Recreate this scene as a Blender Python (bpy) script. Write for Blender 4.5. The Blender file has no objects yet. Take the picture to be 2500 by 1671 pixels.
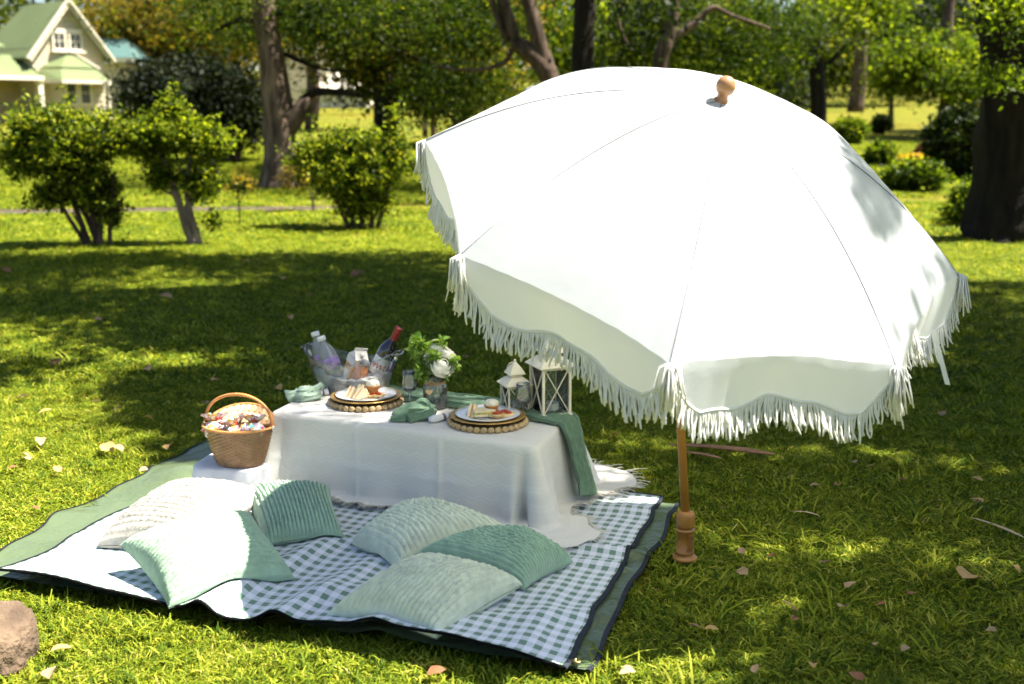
import bpy, math, random
import numpy as np
from mathutils import Vector, Matrix

sc = bpy.context.scene
random.seed(7); rng = np.random.default_rng(7)
PI = math.pi

# ------------------------------------------------------------------ camera, sky, sun, exposure
PX_W, PX_H, FOC, Y_HOR, CAM_H = 2500.0, 1671.0, 2770.7, 277.0, 1.5
PITCH = math.atan((PX_H/2 - Y_HOR)/FOC)
cam_d = bpy.data.cameras.new('camera'); cam = bpy.data.objects.new('camera', cam_d)
sc.collection.objects.link(cam); sc.camera = cam
cam.location = (0, 0, CAM_H); cam.rotation_euler = (PI/2 - PITCH, 0, 0)
cam_d.sensor_width = 36.0; cam_d.lens = FOC/PX_W*36.0
cam_d.clip_start = 0.1; cam_d.clip_end = 1000
cam_d.dof.use_dof = True; cam_d.dof.focus_distance = 3.9; cam_d.dof.aperture_fstop = 2.6

SUN_K = (0.57, 0.03)                         # shadow shift per metre of height is minus this
SUN_EL = math.atan(1/math.hypot(*SUN_K)); SUN_AZ = math.atan2(SUN_K[1], SUN_K[0])
w = bpy.data.worlds.new('World'); sc.world = w; w.use_nodes = True
nt = w.node_tree; nt.nodes.clear()
sky = nt.nodes.new('ShaderNodeTexSky'); sky.sky_type = 'NISHITA'; sky.sun_disc = False
sky.sun_elevation = SUN_EL; sky.sun_rotation = PI/2 - SUN_AZ
bg = nt.nodes.new('ShaderNodeBackground'); bg.inputs['Strength'].default_value = 0.05
wo = nt.nodes.new('ShaderNodeOutputWorld')
nt.links.new(sky.outputs[0], bg.inputs['Color']); nt.links.new(bg.outputs[0], wo.inputs['Surface'])
sun_d = bpy.data.lights.new('sun', 'SUN'); sun = bpy.data.objects.new('sun', sun_d)
sc.collection.objects.link(sun)
sun_d.energy = 5.0; sun_d.angle = math.radians(0.53); sun_d.color = (1.0, 0.94, 0.83)
sun.rotation_euler = Vector((SUN_K[0], SUN_K[1], 1)).to_track_quat('Z', 'Y').to_euler()
vs = sc.view_settings
vs.view_transform = 'Standard'; vs.look = 'None'; vs.exposure = 2.0; vs.gamma = 1.0; vs.use_curve_mapping = False
sc.render.engine = 'CYCLES'
cy = sc.cycles
cy.max_bounces = 7; cy.diffuse_bounces = 2; cy.glossy_bounces = 3; cy.transmission_bounces = 6; cy.transparent_max_bounces = 12
cy.caustics_reflective = False; cy.caustics_refractive = False; cy.sample_clamp_indirect = 6
cy.use_denoising = True; cy.use_adaptive_sampling = True; cy.adaptive_threshold = 0.035

# ------------------------------------------------------------------ helpers: pixels to places
_c, _s = math.cos(PITCH), math.sin(PITCH)
def ray(x, y):
    a = (x - PX_W/2)/FOC; b = (y - PX_H/2)/FOC
    return np.array([a, _c - b*_s, -_s - b*_c])
def terrain(x, y):
    y = np.asarray(y, float)
    return np.where(y > 18, 0.042*(y-18)*np.clip((y-18)/8, 0, 1), 0.0)
def g(x, y, z=0.0):
    r = ray(x, y); t = (z - CAM_H)/r[2]
    return np.array([r[0]*t, r[1]*t, z])
def at(x, y, Y):
    r = ray(x, y); t = Y/r[1]
    return np.array([r[0]*t, Y, CAM_H + r[2]*t])
def base_at(x, Y):                            # a point on the ground in that column, Y metres away
    X = 0
    for y in np.linspace(150, 1671, 1500):
        p = at(x, y, Y)
        if p[2] <= float(terrain(p[0], Y)): return np.array([p[0], Y, float(terrain(p[0], Y))])
    return np.array([at(x, 400, Y)[0], Y, 0.])

def vnoise(p, seed=0):
    """smooth value noise, p (...,3) -> about -1..1"""
    p = np.asarray(p, float); i = np.floor(p).astype(np.int64); f = p - i; f = f*f*(3-2*f)
    def hsh(a, b, c):
        n = (a*374761393 + b*668265263 + c*2147483647 + seed*974711) & 0xffffffff
        n = ((n ^ (n >> 13))*1274126177) & 0xffffffff
        return ((n ^ (n >> 16)) & 0xffff)/32767.5 - 1
    r = 0
    for dx in (0, 1):
        for dy in (0, 1):
            for dz in (0, 1):
                wgt = (f[..., 0] if dx else 1-f[..., 0])*(f[..., 1] if dy else 1-f[..., 1])*(f[..., 2] if dz else 1-f[..., 2])
                r = r + wgt*hsh(i[..., 0]+dx, i[..., 1]+dy, i[..., 2]+dz)
    return r
def n2(x, y, s=1.0, seed=0):
    x = np.asarray(x, float); y = np.asarray(y, float)
    return vnoise(np.stack([x*s, y*s, np.zeros_like(x)+0.37], -1), seed)
def sstep(a, b, x):
    t = np.clip((np.asarray(x, float)-a)/(b-a), 0, 1); return t*t*(3-2*t)

# ------------------------------------------------------------------ helpers: meshes
COL = sc.collection
def link_mesh(name, V, Fc, mat=None, parent=None, smooth=True, uv=None, fattr=None, mats=None, midx=None):
    me = bpy.data.meshes.new(name)
    V = np.asarray(V, np.float32)
    if isinstance(Fc, np.ndarray):
        k = Fc.shape[1]; n = len(Fc)
        me.vertices.add(len(V)); me.vertices.foreach_set('co', V.ravel())
        me.loops.add(n*k); me.loops.foreach_set('vertex_index', Fc.astype(np.int32).ravel())
        me.polygons.add(n); me.polygons.foreach_set('loop_start', np.arange(0, n*k, k, dtype=np.int32))
        me.update(calc_edges=True)
    else:
        me.from_pydata(V.tolist(), [], Fc)
    if smooth:
        me.polygons.foreach_set('use_smooth', np.ones(len(me.polygons), bool))
    if uv is not None:
        l = me.uv_layers.new(name='UVMap'); idx = np.zeros(len(me.loops), np.int32)
        me.loops.foreach_get('vertex_index', idx)
        l.data.foreach_set('uv', np.asarray(uv, np.float32)[idx].ravel())
    if fattr is not None:
        a = me.attributes.new('rnd', 'FLOAT', 'FACE'); a.data.foreach_set('value', np.asarray(fattr, np.float32))
    for m in (mats or ([mat] if mat else [])): me.materials.append(m)
    if midx is not None: me.polygons.foreach_set('material_index', np.asarray(midx, np.int32))
    me.update()
    ob = bpy.data.objects.new(name, me); COL.objects.link(ob)
    if parent is not None: ob.parent = parent
    return ob

class MB:
    """collects shapes that make up ONE part"""
    def __init__(s): s.V = []; s.F = []; s.UV = []; s.n = 0
    def add(s, V, Fc, uv=None):
        V = np.asarray(V, float); s.V.append(V)
        s.F += [tuple(int(i)+s.n for i in f) for f in Fc]
        s.UV.append(np.zeros((len(V), 2)) if uv is None else np.asarray(uv, float)); s.n += len(V); return s
    def box(s, lo, hi, M=None, bev=0.0):
        lo = np.array(lo, float); hi = np.array(hi, float)
        if bev > 0:
            b = min(bev, *(0.45*(hi-lo)))
            V = []; 
            for ax in range(3):
                for sg in (0, 1):
                    for a in (0, 1):
                        for c in (0, 1):
                            p = np.zeros(3); o = [q for q in range(3) if q != ax]
                            p[ax] = hi[ax] if sg else lo[ax]
                            p[o[0]] = hi[o[0]]-b if a else lo[o[0]]+b
                            p[o[1]] = hi[o[1]]-b if c else lo[o[1]]+b
                            V.append(p)
            import itertools
            V = np.array(V); ctr = (lo+hi)/2
            def vid(ax, sg, d): o = [q for q in range(3) if q != ax]; return ax*8+sg*4+d[o[0]]*2+d[o[1]]
            F = []
            for ax in range(3):
                for sg in (0, 1): b0 = ax*8+sg*4; F.append((b0, b0+1, b0+3, b0+2))
            for ax in range(3):
                o = [q for q in range(3) if q != ax]
                for a in (0, 1):
                    for c in (0, 1):
                        d0 = {ax: 0, o[0]: a, o[1]: c}; d1 = {ax: 1, o[0]: a, o[1]: c}
                        F.append((vid(o[0], a, d0), vid(o[0], a, d1), vid(o[1], c, d1), vid(o[1], c, d0)))
            for d in itertools.product((0, 1), repeat=3):
                F.append(tuple(vid(ax, d[ax], d) for ax in range(3)))
            G = []
            for f in F:
                q = V[list(f)]; nn = np.cross(q[1]-q[0], q[2]-q[0])
                G.append(f if nn @ (q.mean(0)-ctr) >= 0 else f[::-1])
            F = G
        else:
            V = np.array([[(lo, hi)[i][0], (lo, hi)[j][1], (lo, hi)[k][2]] for i in (0, 1) for j in (0, 1) for k in (0, 1)])
            F = [(0, 1, 3, 2), (4, 6, 7, 5), (0, 4, 5, 1), (2, 3, 7, 6), (0, 2, 6, 4), (1, 5, 7, 3)]
        if M is not None: V = xf(M, V)
        return s.add(V, F)
    def tube(s, pts, rad, n=8, cap=True, squash=None):
        P = np.asarray(pts, float); m = len(P); R = np.broadcast_to(np.asarray(rad, float), (m,)) if np.ndim(rad) < 2 else rad
        T = np.gradient(P, axis=0); T /= np.linalg.norm(T, axis=1)[:, None]+1e-12
        ref = np.array([0, 0, 1.]) if abs(T[0][2]) < .9 else np.array([1., 0, 0])
        a = np.cross(T[0], ref); a /= np.linalg.norm(a); V = []
        for i in range(m):
            a = a - T[i]*(a @ T[i]); a /= np.linalg.norm(a)+1e-12; b = np.cross(T[i], a)
            for k in range(n):
                q = 2*PI*k/n
                V.append(P[i] + R[i]*(math.cos(q)*a + math.sin(q)*b*(squash or 1)))
        F = [(i*n+k, i*n+(k+1) % n, (i+1)*n+(k+1) % n, (i+1)*n+k) for i in range(m-1) for k in range(n)]
        if cap: F += [tuple(range(n))[::-1], tuple((m-1)*n+k for k in range(n))]
        return s.add(V, F)
    def lathe(s, prof, n=24, M=None, sx=1.0, sy=1.0, wob=None):
        V = []; UV = []
        for j, (r, z) in enumerate(prof):
            for k in range(n):
                q = 2*PI*k/n; rr = r*(wob(q, z) if wob else 1)
                V.append((rr*math.cos(q)*sx, rr*math.sin(q)*sy, z)); UV.append((k/n, j/max(1, len(prof)-1)))
        m = len(prof)
        F = [(i*n+k, i*n+(k+1) % n, (i+1)*n+(k+1) % n, (i+1)*n+k) for i in range(m-1) for k in range(n)]
        if prof[0][0] > 1e-5: F.append(tuple(range(n))[::-1])
        if prof[-1][0] > 1e-5: F.append(tuple((m-1)*n+k for k in range(n)))
        V = np.array(V)
        if M is not None: V = xf(M, V)
        return s.add(V, F, UV)
    def grid(s, P, uv=None, closed=False):
        P = np.asarray(P, float); a, b = P.shape[:2]
        nb = b if closed else b-1
        F = [(i*b+j, i*b+(j+1) % b, (i+1)*b+(j+1) % b, (i+1)*b+j) for i in range(a-1) for j in range(nb)]
        if uv is None:
            U, Vv = np.meshgrid(np.linspace(0, 1, a), np.linspace(0, 1, b), indexing='ij'); uv = np.stack([U, Vv], -1)
        return s.add(P.reshape(-1, 3), F, np.asarray(uv).reshape(-1, 2))
    def bar(s, p, q, w_, h_, up=(0, 0, 1)):
        p = np.array(p, float); q = np.array(q, float); t = q-p; L = np.linalg.norm(t); t /= L
        up = np.array(up, float); a = np.cross(up, t)
        if np.linalg.norm(a) < 1e-6: a = np.cross([1, 0, 0], t)
        a /= np.linalg.norm(a); b = np.cross(t, a)
        V = [c + a*i*w_/2 + b*j*h_/2 for c in (p, q) for i in (-1, 1) for j in (-1, 1)]
        return s.add(V, [(0, 1, 3, 2), (4, 6, 7, 5), (0, 4, 5, 1), (2, 3, 7, 6), (0, 2, 6, 4), (1, 5, 7, 3)])
    def build(s, name, mat, parent=None, smooth=True, fattr=False):
        V = np.concatenate(s.V)
        return link_mesh(name, V, s.F, mat, parent, smooth, np.concatenate(s.UV), rng.random(len(s.F)) if fattr else None)

def xf(M, V):
    M = np.array(M); return np.asarray(V, float) @ M[:3, :3].T + M[:3, 3]
def T(loc=(0, 0, 0), rz=0.0, rx=0.0, ry=0.0, s=1.0):
    return Matrix.Translation(Vector(loc)) @ Matrix.Rotation(rz, 4, 'Z') @ Matrix.Rotation(ry, 4, 'Y') @ Matrix.Rotation(rx, 4, 'X') @ Matrix.Scale(s, 4)
def aim(p, d, roll=0.0):
    """frame at p whose Z runs along d"""
    q = Vector(d).to_track_quat('Z', 'Y'); return Matrix.Translation(Vector(p)) @ q.to_matrix().to_4x4() @ Matrix.Rotation(roll, 4, 'Z')
def tag(o, label=None, cat=None, group=None, kind=None):
    if label: o['label'] = label
    if cat: o['category'] = cat
    if group: o['group'] = group
    if kind: o['kind'] = kind
    return o
def thing(name, label, cat, M=None, group=None):
    o = bpy.data.objects.new(name, None); COL.objects.link(o); o.empty_display_size = 0.1
    if M is not None:
        o.matrix_world = M if isinstance(M, Matrix) else Matrix.Translation(Vector(M))
    return tag(o, label, cat, group)
def copy_tree(o, parent=None):
    c = o.copy(); COL.objects.link(c); c.parent = parent
    for ch in list(o.children): copy_tree(ch, c)
    return c
def copy_part(o, M, parent):
    c = o.copy(); COL.objects.link(c); c.parent = parent; c.matrix_local = M; return c

# ------------------------------------------------------------------ helpers: materials
def newmat(name):
    m = bpy.data.materials.new(name); m.use_nodes = True; t = m.node_tree; t.nodes.clear()
    out = t.nodes.new('ShaderNodeOutputMaterial'); return m, t, out
def nd(t, typ, **kw):
    n = t.nodes.new(typ)
    for k, v in kw.items():
        if k.startswith('i_'): n.inputs[k[2:].replace('_', ' ')].default_value = v
        else: setattr(n, k, v)
    return n
def math_n(t, op, a, b=None):
    n = t.nodes.new('ShaderNodeMath'); n.operation = op
    for i, v in enumerate((a, b)):
        if v is None: continue
        if isinstance(v, (int, float)): n.inputs[i].default_value = v
        else: t.links.new(v, n.inputs[i])
    return n.outputs[0]
def mixc(t, fac, a, b, mode='MIX'):
    n = t.nodes.new('ShaderNodeMix'); n.data_type = 'RGBA'; n.blend_type = mode
    for sock, v in ((n.inputs[0], fac), (n.inputs[6], a), (n.inputs[7], b)):
        if isinstance(v, (int, float)): sock.default_value = v
        elif isinstance(v, tuple): sock.default_value = v if len(v) == 4 else (*v, 1)
        else: t.links.new(v, sock)
    return n.outputs[2]
def ramp(t, fac, stops):
    n = t.nodes.new('ShaderNodeValToRGB'); t.links.new(fac, n.inputs[0]); e = n.color_ramp.elements
    while len(e) < len(stops): e.new(0.5)
    for i, (p, c) in enumerate(stops): e[i].position = p; e[i].color = (*c, 1) if len(c) == 3 else c
    return n.outputs[0]
def noise(t, scale, detail=4, coord='Object', rough=0.55, vec=None):
    n = t.nodes.new('ShaderNodeTexNoise'); n.inputs['Scale'].default_value = scale; n.inputs['Detail'].default_value = detail
    n.inputs['Roughness'].default_value = rough
    if vec is None:
        tc = t.nodes.new('ShaderNodeTexCoord'); vec = tc.outputs[coord]
    t.links.new(vec, n.inputs['Vector']); return n.outputs[0]
def bump(t, h, strength, dist=0.01):
    n = t.nodes.new('ShaderNodeBump'); n.inputs['Strength'].default_value = strength; n.inputs['Distance'].default_value = dist
    t.links.new(h, n.inputs['Height']); return n.outputs[0]
def princ(t, out, col, rough=0.6, metal=0.0, normal=None, trans=0.0, tcol=None, sheen=0.0, spec=0.5, coat=0.0):
    b = t.nodes.new('ShaderNodeBsdfPrincipled')
    if isinstance(col, tuple): b.inputs['Base Color'].default_value = (*col, 1)
    else: t.links.new(col, b.inputs['Base Color'])
    if isinstance(rough, (int, float)): b.inputs['Roughness'].default_value = rough
    else: t.links.new(rough, b.inputs['Roughness'])
    b.inputs['Metallic'].default_value = metal; b.inputs['Specular IOR Level'].default_value = spec
    b.inputs['Sheen Weight'].default_value = sheen; b.inputs['Coat Weight'].default_value = coat
    if normal is not None: t.links.new(normal, b.inputs['Normal'])
    s = b.outputs[0]
    if trans > 0:
        tr = t.nodes.new('ShaderNodeBsdfTranslucent')
        tc = tcol if tcol is not None else col
        if isinstance(tc, tuple): tr.inputs['Color'].default_value = (*tc, 1)
        else: t.links.new(tc, tr.inputs['Color'])
        mx = t.nodes.new('ShaderNodeMixShader'); mx.inputs[0].default_value = trans
        t.links.new(s, mx.inputs[1]); t.links.new(tr.outputs[0], mx.inputs[2]); s = mx.outputs[0]
    t.links.new(s, out.inputs['Surface']); return b
def PM(name, col, rough=0.6, var=0.18, scale=8, bmp=0.0, bscale=60, bdist=0.004, metal=0.0, trans=0.0, sheen=0.0, spec=0.5, coat=0.0, col2=None):
    m, t, out = newmat(name)
    f = noise(t, scale, 5)
    lo = tuple(c*(1-var) for c in col); hi = tuple(min(1, c*(1+var)) for c in (col2 or col))
    c = ramp(t, f, [(0.3, lo), (0.7, hi)])
    nrm = bump(t, noise(t, bscale, 4), bmp, bdist) if bmp else None
    princ(t, out, c, rough, metal, nrm, trans, None, sheen, spec, coat); return m
def leaf_mat(name, stops, trans=0.4, rough=0.55, tboost=1.7):
    m, t, out = newmat(name)
    a = nd(t, 'ShaderNodeAttribute', attribute_name='rnd')
    c = ramp(t, a.outputs['Fac'], stops)
    tc = mixc(t, 1.0, c, (min(1, tboost), min(1, tboost*0.95), 0.35), 'MULTIPLY')
    hsv = t.nodes.new('ShaderNodeHueSaturation'); hsv.inputs['Value'].default_value = tboost
    t.links.new(tc, hsv.inputs['Color'])
    princ(t, out, c, rough, trans=trans, tcol=hsv.outputs[0], spec=0.12); return m
def glass_mat(name, tint=(0.95, 0.98, 0.96), frost=0.08, rough=0.03, gl=1.0):
    """thin clear glass: lets light straight through, reflects at grazing angles"""
    m, t, out = newmat(name)
    tr = nd(t, 'ShaderNodeBsdfTransparent'); tr.inputs[0].default_value = (*tint, 1)
    df = nd(t, 'ShaderNodeBsdfDiffuse'); df.inputs[0].default_value = (0.85, 0.9, 0.88, 1)
    tl = nd(t, 'ShaderNodeBsdfTranslucent'); tl.inputs[0].default_value = (0.85, 0.9, 0.88, 1)
    dm = nd(t, 'ShaderNodeMixShader'); dm.inputs[0].default_value = 0.5
    t.links.new(df.outputs[0], dm.inputs[1]); t.links.new(tl.outputs[0], dm.inputs[2])
    gs = nd(t, 'ShaderNodeBsdfGlossy'); gs.inputs['Roughness'].default_value = rough
    m1 = nd(t, 'ShaderNodeMixShader'); m1.inputs[0].default_value = frost
    t.links.new(tr.outputs[0], m1.inputs[1]); t.links.new(dm.outputs[0], m1.inputs[2])
    fr = nd(t, 'ShaderNodeFresnel'); fr.inputs['IOR'].default_value = 1.5
    fm = math_n(t, 'MULTIPLY', fr.outputs[0], gl)
    m2 = nd(t, 'ShaderNodeMixShader'); t.links.new(fm, m2.inputs[0])
    t.links.new(m1.outputs[0], m2.inputs[1]); t.links.new(gs.outputs[0], m2.inputs[2])
    t.links.new(m2.outputs[0], out.inputs['Surface']); return m

# ================================================================== the ground
def ground_material():
    m, t, out = newmat('lawn_ground')
    n1 = noise(t, 0.35, 4); n3 = noise(t, 9, 6); n4 = noise(t, 60, 5)
    a = ramp(t, n3, [(0.3, (0.05, 0.055, 0.008)), (0.5, (0.14, 0.145, 0.014)), (0.75, (0.26, 0.23, 0.025))])
    b = ramp(t, n1, [(0.35, (0.8, 0.95, 0.8)), (0.65, (1.15, 1.0, 0.9))])
    c = mixc(t, 1.0, a, b, 'MULTIPLY')
    princ(t, out, c, 0.9, normal=bump(t, n4, 0.8, 0.03), spec=0.1); return m
GY = np.concatenate([np.linspace(-8, 20, 57), np.linspace(21, 60, 40), np.geomspace(62, 420, 24)])
GX = np.concatenate([-np.geomspace(300, 12, 22), np.linspace(-11, 11, 45), np.geomspace(12, 300, 22)])
XX, YY = np.meshgrid(GX, GY, indexing='ij')
ZZ = terrain(XX, YY) + 0.02*n2(XX, YY, 0.5)*sstep(7, 14, YY) - 0.003
ground = MB().grid(np.stack([XX, YY, ZZ], -1)).build('ground', ground_material())
tag(ground, kind='structure')

# a strip of garden path crossing the lawn on the left
m_path = PM('path_asphalt', (0.085, 0.066, 0.05), 0.95, 0.3, 4, 0.5, 40, spec=0.08)
pl = []
for x in np.linspace(-24, -2.2, 50):
    yc = 17.4 + 0.30*(x+7.7)*0.55 + 0.12*math.sin(x*0.7)
    pl.append([(x, yc-0.42, float(terrain(x, yc))+0.022), (x, yc+0.42, float(terrain(x, yc))+0.022)])
path = MB().grid(np.array(pl)).build('path', m_path); tag(path, kind='structure')

# ------------------------------------------------------------------ leaves and crowns
def leaf_quads(P, size, seed=0, up=0.35, elong=1.9, fold=0.18, dirs=None):
    r = np.random.default_rng(seed); n = len(P); size = np.broadcast_to(size, (n,))
    d = r.normal(size=(n, 3)) if dirs is None else dirs + 0.45*r.normal(size=(n, 3))
    d /= np.linalg.norm(d, axis=1)[:, None]
    nn = r.normal(size=(n, 3)); nn[:, 2] += up*3
    s_ = np.cross(d, nn); s_ /= np.linalg.norm(s_, axis=1)[:, None]+1e-9
    nn = np.cross(s_, d)
    L = size[:, None]; W_ = L/elong*(0.8+0.4*r.random((n, 1)))
    V = np.stack([P, P+d*L*0.5+s_*W_*0.5+nn*L*fold, P+d*L, P+d*L*0.5-s_*W_*0.5+nn*L*fold], 1).reshape(-1, 3)
    return V, np.arange(4*n).reshape(n, 4)
def clumps(centers, k, spread, size, seed, flat=0.7):
    r = np.random.default_rng(seed); C_ = np.repeat(np.asarray(centers, float), k, 0)
    P = C_ + r.normal(size=C_.shape)*np.array([1, 1, flat])*spread
    return P, size*(0.6+0.8*r.random(len(P))), np.repeat(r.random(len(centers)), k)
def leaf_obj(name, P, size, mat, parent, seed, tone=None, **kw):
    V, F = leaf_quads(P, size, seed, **kw)
    r = np.random.default_rng(seed+1); rn = r.random(len(F))
    if tone is not None: rn = np.clip(0.6*tone**1.5 + 0.42*rn, 0, 1)
    return link_mesh(name, V, F, mat, parent, False, fattr=rn)
def in_ell(n, c, rr, r, shell=0.5):
    d = r.normal(size=(n, 3)); d /= np.linalg.norm(d, axis=1)[:, None]
    return np.array(c) + d*np.array(rr)*(shell + (1-shell)*r.random((n, 1)))**0.8

L_lawn = leaf_mat('leaf_olive', [(0, (0.007, 0.014, 0.002)), (0.45, (0.030, 0.048, 0.005)), (0.8, (0.11, 0.13, 0.011)), (1, (0.26, 0.22, 0.025))], 0.5)
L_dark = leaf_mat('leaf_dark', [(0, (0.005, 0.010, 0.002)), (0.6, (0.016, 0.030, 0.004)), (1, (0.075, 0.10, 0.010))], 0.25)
L_gold = leaf_mat('leaf_golden', [(0, (0.028, 0.026, 0.005)), (0.45, (0.11, 0.085, 0.011)), (0.8, (0.28, 0.20, 0.022)), (1, (0.42, 0.30, 0.06))], 0.45)
L_bright = leaf_mat('leaf_bright', [(0, (0.014, 0.028, 0.003)), (0.45, (0.070, 0.11, 0.008)), (1, (0.30, 0.34, 0.025))], 0.55)
L_shrub = leaf_mat('leaf_shrub', [(0, (0.008, 0.017, 0.002)), (0.36, (0.030, 0.056, 0.005)), (0.68, (0.15, 0.215, 0.013)), (1, (0.44, 0.44, 0.04))], 0.4, 0.45)
L_feather = leaf_mat('leaf_feathery', [(0, (0.007, 0.015, 0.002)), (0.5, (0.020, 0.038, 0.004)), (0.8, (0.075, 0.105, 0.009)), (1, (0.20, 0.20, 0.016))], 0.5)
L_shade = leaf_mat('leaf_deep_shade', [(0, (0.003, 0.006, 0.002)), (0.8, (0.010, 0.017, 0.003)), (1, (0.04, 0.05, 0.008))], 0.15)  # near black: the deep shade over this foliage is put into its colour

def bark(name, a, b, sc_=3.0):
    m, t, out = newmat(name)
    tc = t.nodes.new('ShaderNodeTexCoord'); mp = t.nodes.new('ShaderNodeMapping'); mp.inputs['Scale'].default_value = (1, 1, 0.22)
    t.links.new(tc.outputs['Object'], mp.inputs['Vector'])
    f = noise(t, sc_*3, 7, vec=mp.outputs[0]); f2 = noise(t, sc_*12, 5, vec=mp.outputs[0])
    c = ramp(t, f, [(0.32, a), (0.52, tuple((x+y)/2 for x, y in zip(a, b))), (0.68, b)])
    princ(t, out, c, 0.9, normal=bump(t, f2, 0.9, 0.04), spec=0.2); return m
B_grey = bark('bark_grey', (0.035, 0.025, 0.018), (0.22, 0.155, 0.11))
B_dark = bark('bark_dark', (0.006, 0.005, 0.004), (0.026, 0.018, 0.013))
B_brown = bark('bark_brown', (0.03, 0.022, 0.016), (0.15, 0.10, 0.07))
B_twig = PM('bark_twig', (0.16, 0.12, 0.085), 0.9, 0.4, 12)
B_pale = bark('bark_pale', (0.10, 0.07, 0.05), (0.42, 0.32, 0.24))

def trunk_mesh(pts, rad, n=14, rough=0.10, seed=0, sub=5):
    P = np.asarray(pts, float); R = np.asarray(rad, float)
    tt = np.linspace(0, len(P)-1, (len(P)-1)*sub+1)
    i = np.clip(tt.astype(int), 0, len(P)-2); f = (tt-i)[:, None]
    p0, p1, p2, p3 = P[np.maximum(i-1, 0)], P[i], P[i+1], P[np.minimum(i+2, len(P)-1)]
    Q = 0.5*((2*p1)+(-p0+p2)*f+(2*p0-5*p1+4*p2-p3)*f**2+(-p0+3*p1-3*p2+p3)*f**3)
    RR = np.interp(tt, np.arange(len(R)), R)
    m = MB().tube(Q, RR, n)
    V = m.V[0]; ctr = np.repeat(Q, n, 0)
    d = V-ctr; rr = np.repeat(RR, n)[:, None]
    ang = np.tile(np.arange(n)/n*2*PI, len(Q))
    k = vnoise(np.stack([np.cos(ang)*2.2, np.sin(ang)*2.2, np.repeat(tt, n)*1.1], -1), seed)[:, None]
    k2 = vnoise(np.stack([np.cos(ang)*5, np.sin(ang)*5, np.repeat(tt, n)*2.5], -1), seed+3)[:, None]
    m.V[0] = ctr + d*(1+rough*k*1.4+rough*k2*0.7)
    return m
def tree(name, label, limbs, mat, foliage, group=None, seed=0, cat='tree'):
    """limbs: [(points, radii)], first is the trunk; foliage: [(P, size, tone, mat)]"""
    base = limbs[0][0][0]
    t = thing(name, label, cat, tuple(base), group)
    b = np.array(base)
    for i, (p, r) in enumerate(limbs):
        ob = trunk_mesh(np.asarray(p)-b, r, 16 if i == 0 else 8, 0.12, seed+i).build('trunk' if i == 0 else 'limb', mat if not isinstance(mat, list) else mat[min(i, len(mat)-1)], t)
    for j, (P, s_, tone, fm) in enumerate(foliage):
        leaf_obj('crown', P-b, s_, fm, t, seed*7+j, tone)
    return t
def col(px, py, Y): return at(px, py, Y)

TREE_G = 'park trees'
# ---- the leaning grey trunk between the shrubs
b1 = np.array([*g(690, 470)[:2], 0.0]); Y1 = b1[1]; b1[2] = float(terrain(0, Y1))-0.02
def up1(px, py): return at(px, py, Y1)
r_ = np.random.default_rng(11)
cen = np.concatenate([in_ell(12, (b1[0]-1.5, Y1-1, 5.2), (4.5, 3.0, 1.2), r_), in_ell(34, up1(560, 60)+[0, 1, 0.3], (3.2, 2.0, 0.7), r_, 0.2), in_ell(26, up1(860, 60)+[0, 0.5, 0.2], (2.0, 2.0, 0.6), r_, 0.2)])
P, S_, tn = clumps(cen, 190, 0.40, 0.085, 21)
cg = in_ell(30, up1(900, 120)+[0, 3, 0.2], (2.8, 1.6, 0.8), r_, 0.1); P2, S2, tn2 = clumps(cg, 150, 0.38, 0.08, 22)
tree('broad_tree', 'tall tree with leaning grey furrowed trunk between the lawn shrubs', [
    ([b1, up1(686, 380), up1(679, 300), up1(668, 180), up1(652, 80), up1(640, -20), up1(600, -220)], [0.44, 0.31, 0.28, 0.25, 0.22, 0.20, 0.15]),
    ([up1(690, 330), up1(715, 295), up1(742, 255), up1(744, 238)], [0.20, 0.20, 0.15, 0.10]),
    ([up1(738, 246), up1(770, 226), up1(830, 226), up1(890, 238)], [0.08, 0.07, 0.06, 0.03]),
    ([up1(690, 130), up1(735, 150), up1(790, 170), up1(870, 175)], [0.05, 0.045, 0.03, 0.015]),
    ([up1(650, 60), up1(585, 50), up1(520, 80)], [0.07, 0.05, 0.02]),
    ([up1(655, 40), up1(760, 20), up1(880, 60), up1(960, 120), up1(1080, 165)], [0.06, 0.05, 0.035, 0.03, 0.015])],
    [B_grey, B_grey, B_dark], [(P, S_, tn, L_feather), (P2, S2, tn2, L_gold)], TREE_G, 1)

# ---- trunks behind the parasol
Y2 = 19.0; b2 = base_at(1400, Y2)
def up2(px, py): return at(px, py, Y2)
r_ = np.random.default_rng(12)
cen = np.concatenate([in_ell(46, up2(1100, 30)+[0, 0, 0.1], (2.2, 2.0, 0.8), r_, 0.1), in_ell(24, up2(1130, 190)+[0, 1, -0.1], (1.5, 1.2, 0.5), r_, 0.1), in_ell(8, (b2[0]-0.5, Y2, 5.2), (3, 2, 1.0), r_)])
P, S_, tn = clumps(cen+[0, 2.2, 0], 150, 0.34, 0.085, 23)
tree('forked_tree', 'forked tree with pale upper limbs rising behind the parasol', [
    ([b2, up2(1372, 260), up2(1345, 190), up2(1318, 150), up2(1285, 125), up2(1250, 100)], [0.20, 0.17, 0.16, 0.15, 0.13, 0.11]),
    ([up2(1262, 112), up2(1245, 60), up2(1228, 0), up2(1205, -90)], [0.10, 0.09, 0.085, 0.06]),
    ([up2(1240, 104), up2(1222, 60), up2(1200, 0), up2(1180, -60)], [0.06, 0.055, 0.05, 0.04]),
    ([up2(1340, 180), up2(1322, 130), up2(1305, 60), up2(1288, 0), up2(1270, -90)], [0.15, 0.13, 0.12, 0.11, 0.08]),
    ([up2(1255, 108), up2(1235, 150), up2(1190, 168), up2(1130, 172), up2(1060, 160)], [0.05, 0.04, 0.035, 0.03, 0.015])],
    B_brown, [(P, S_, tn, L_feather)], TREE_G, 2)
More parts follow.
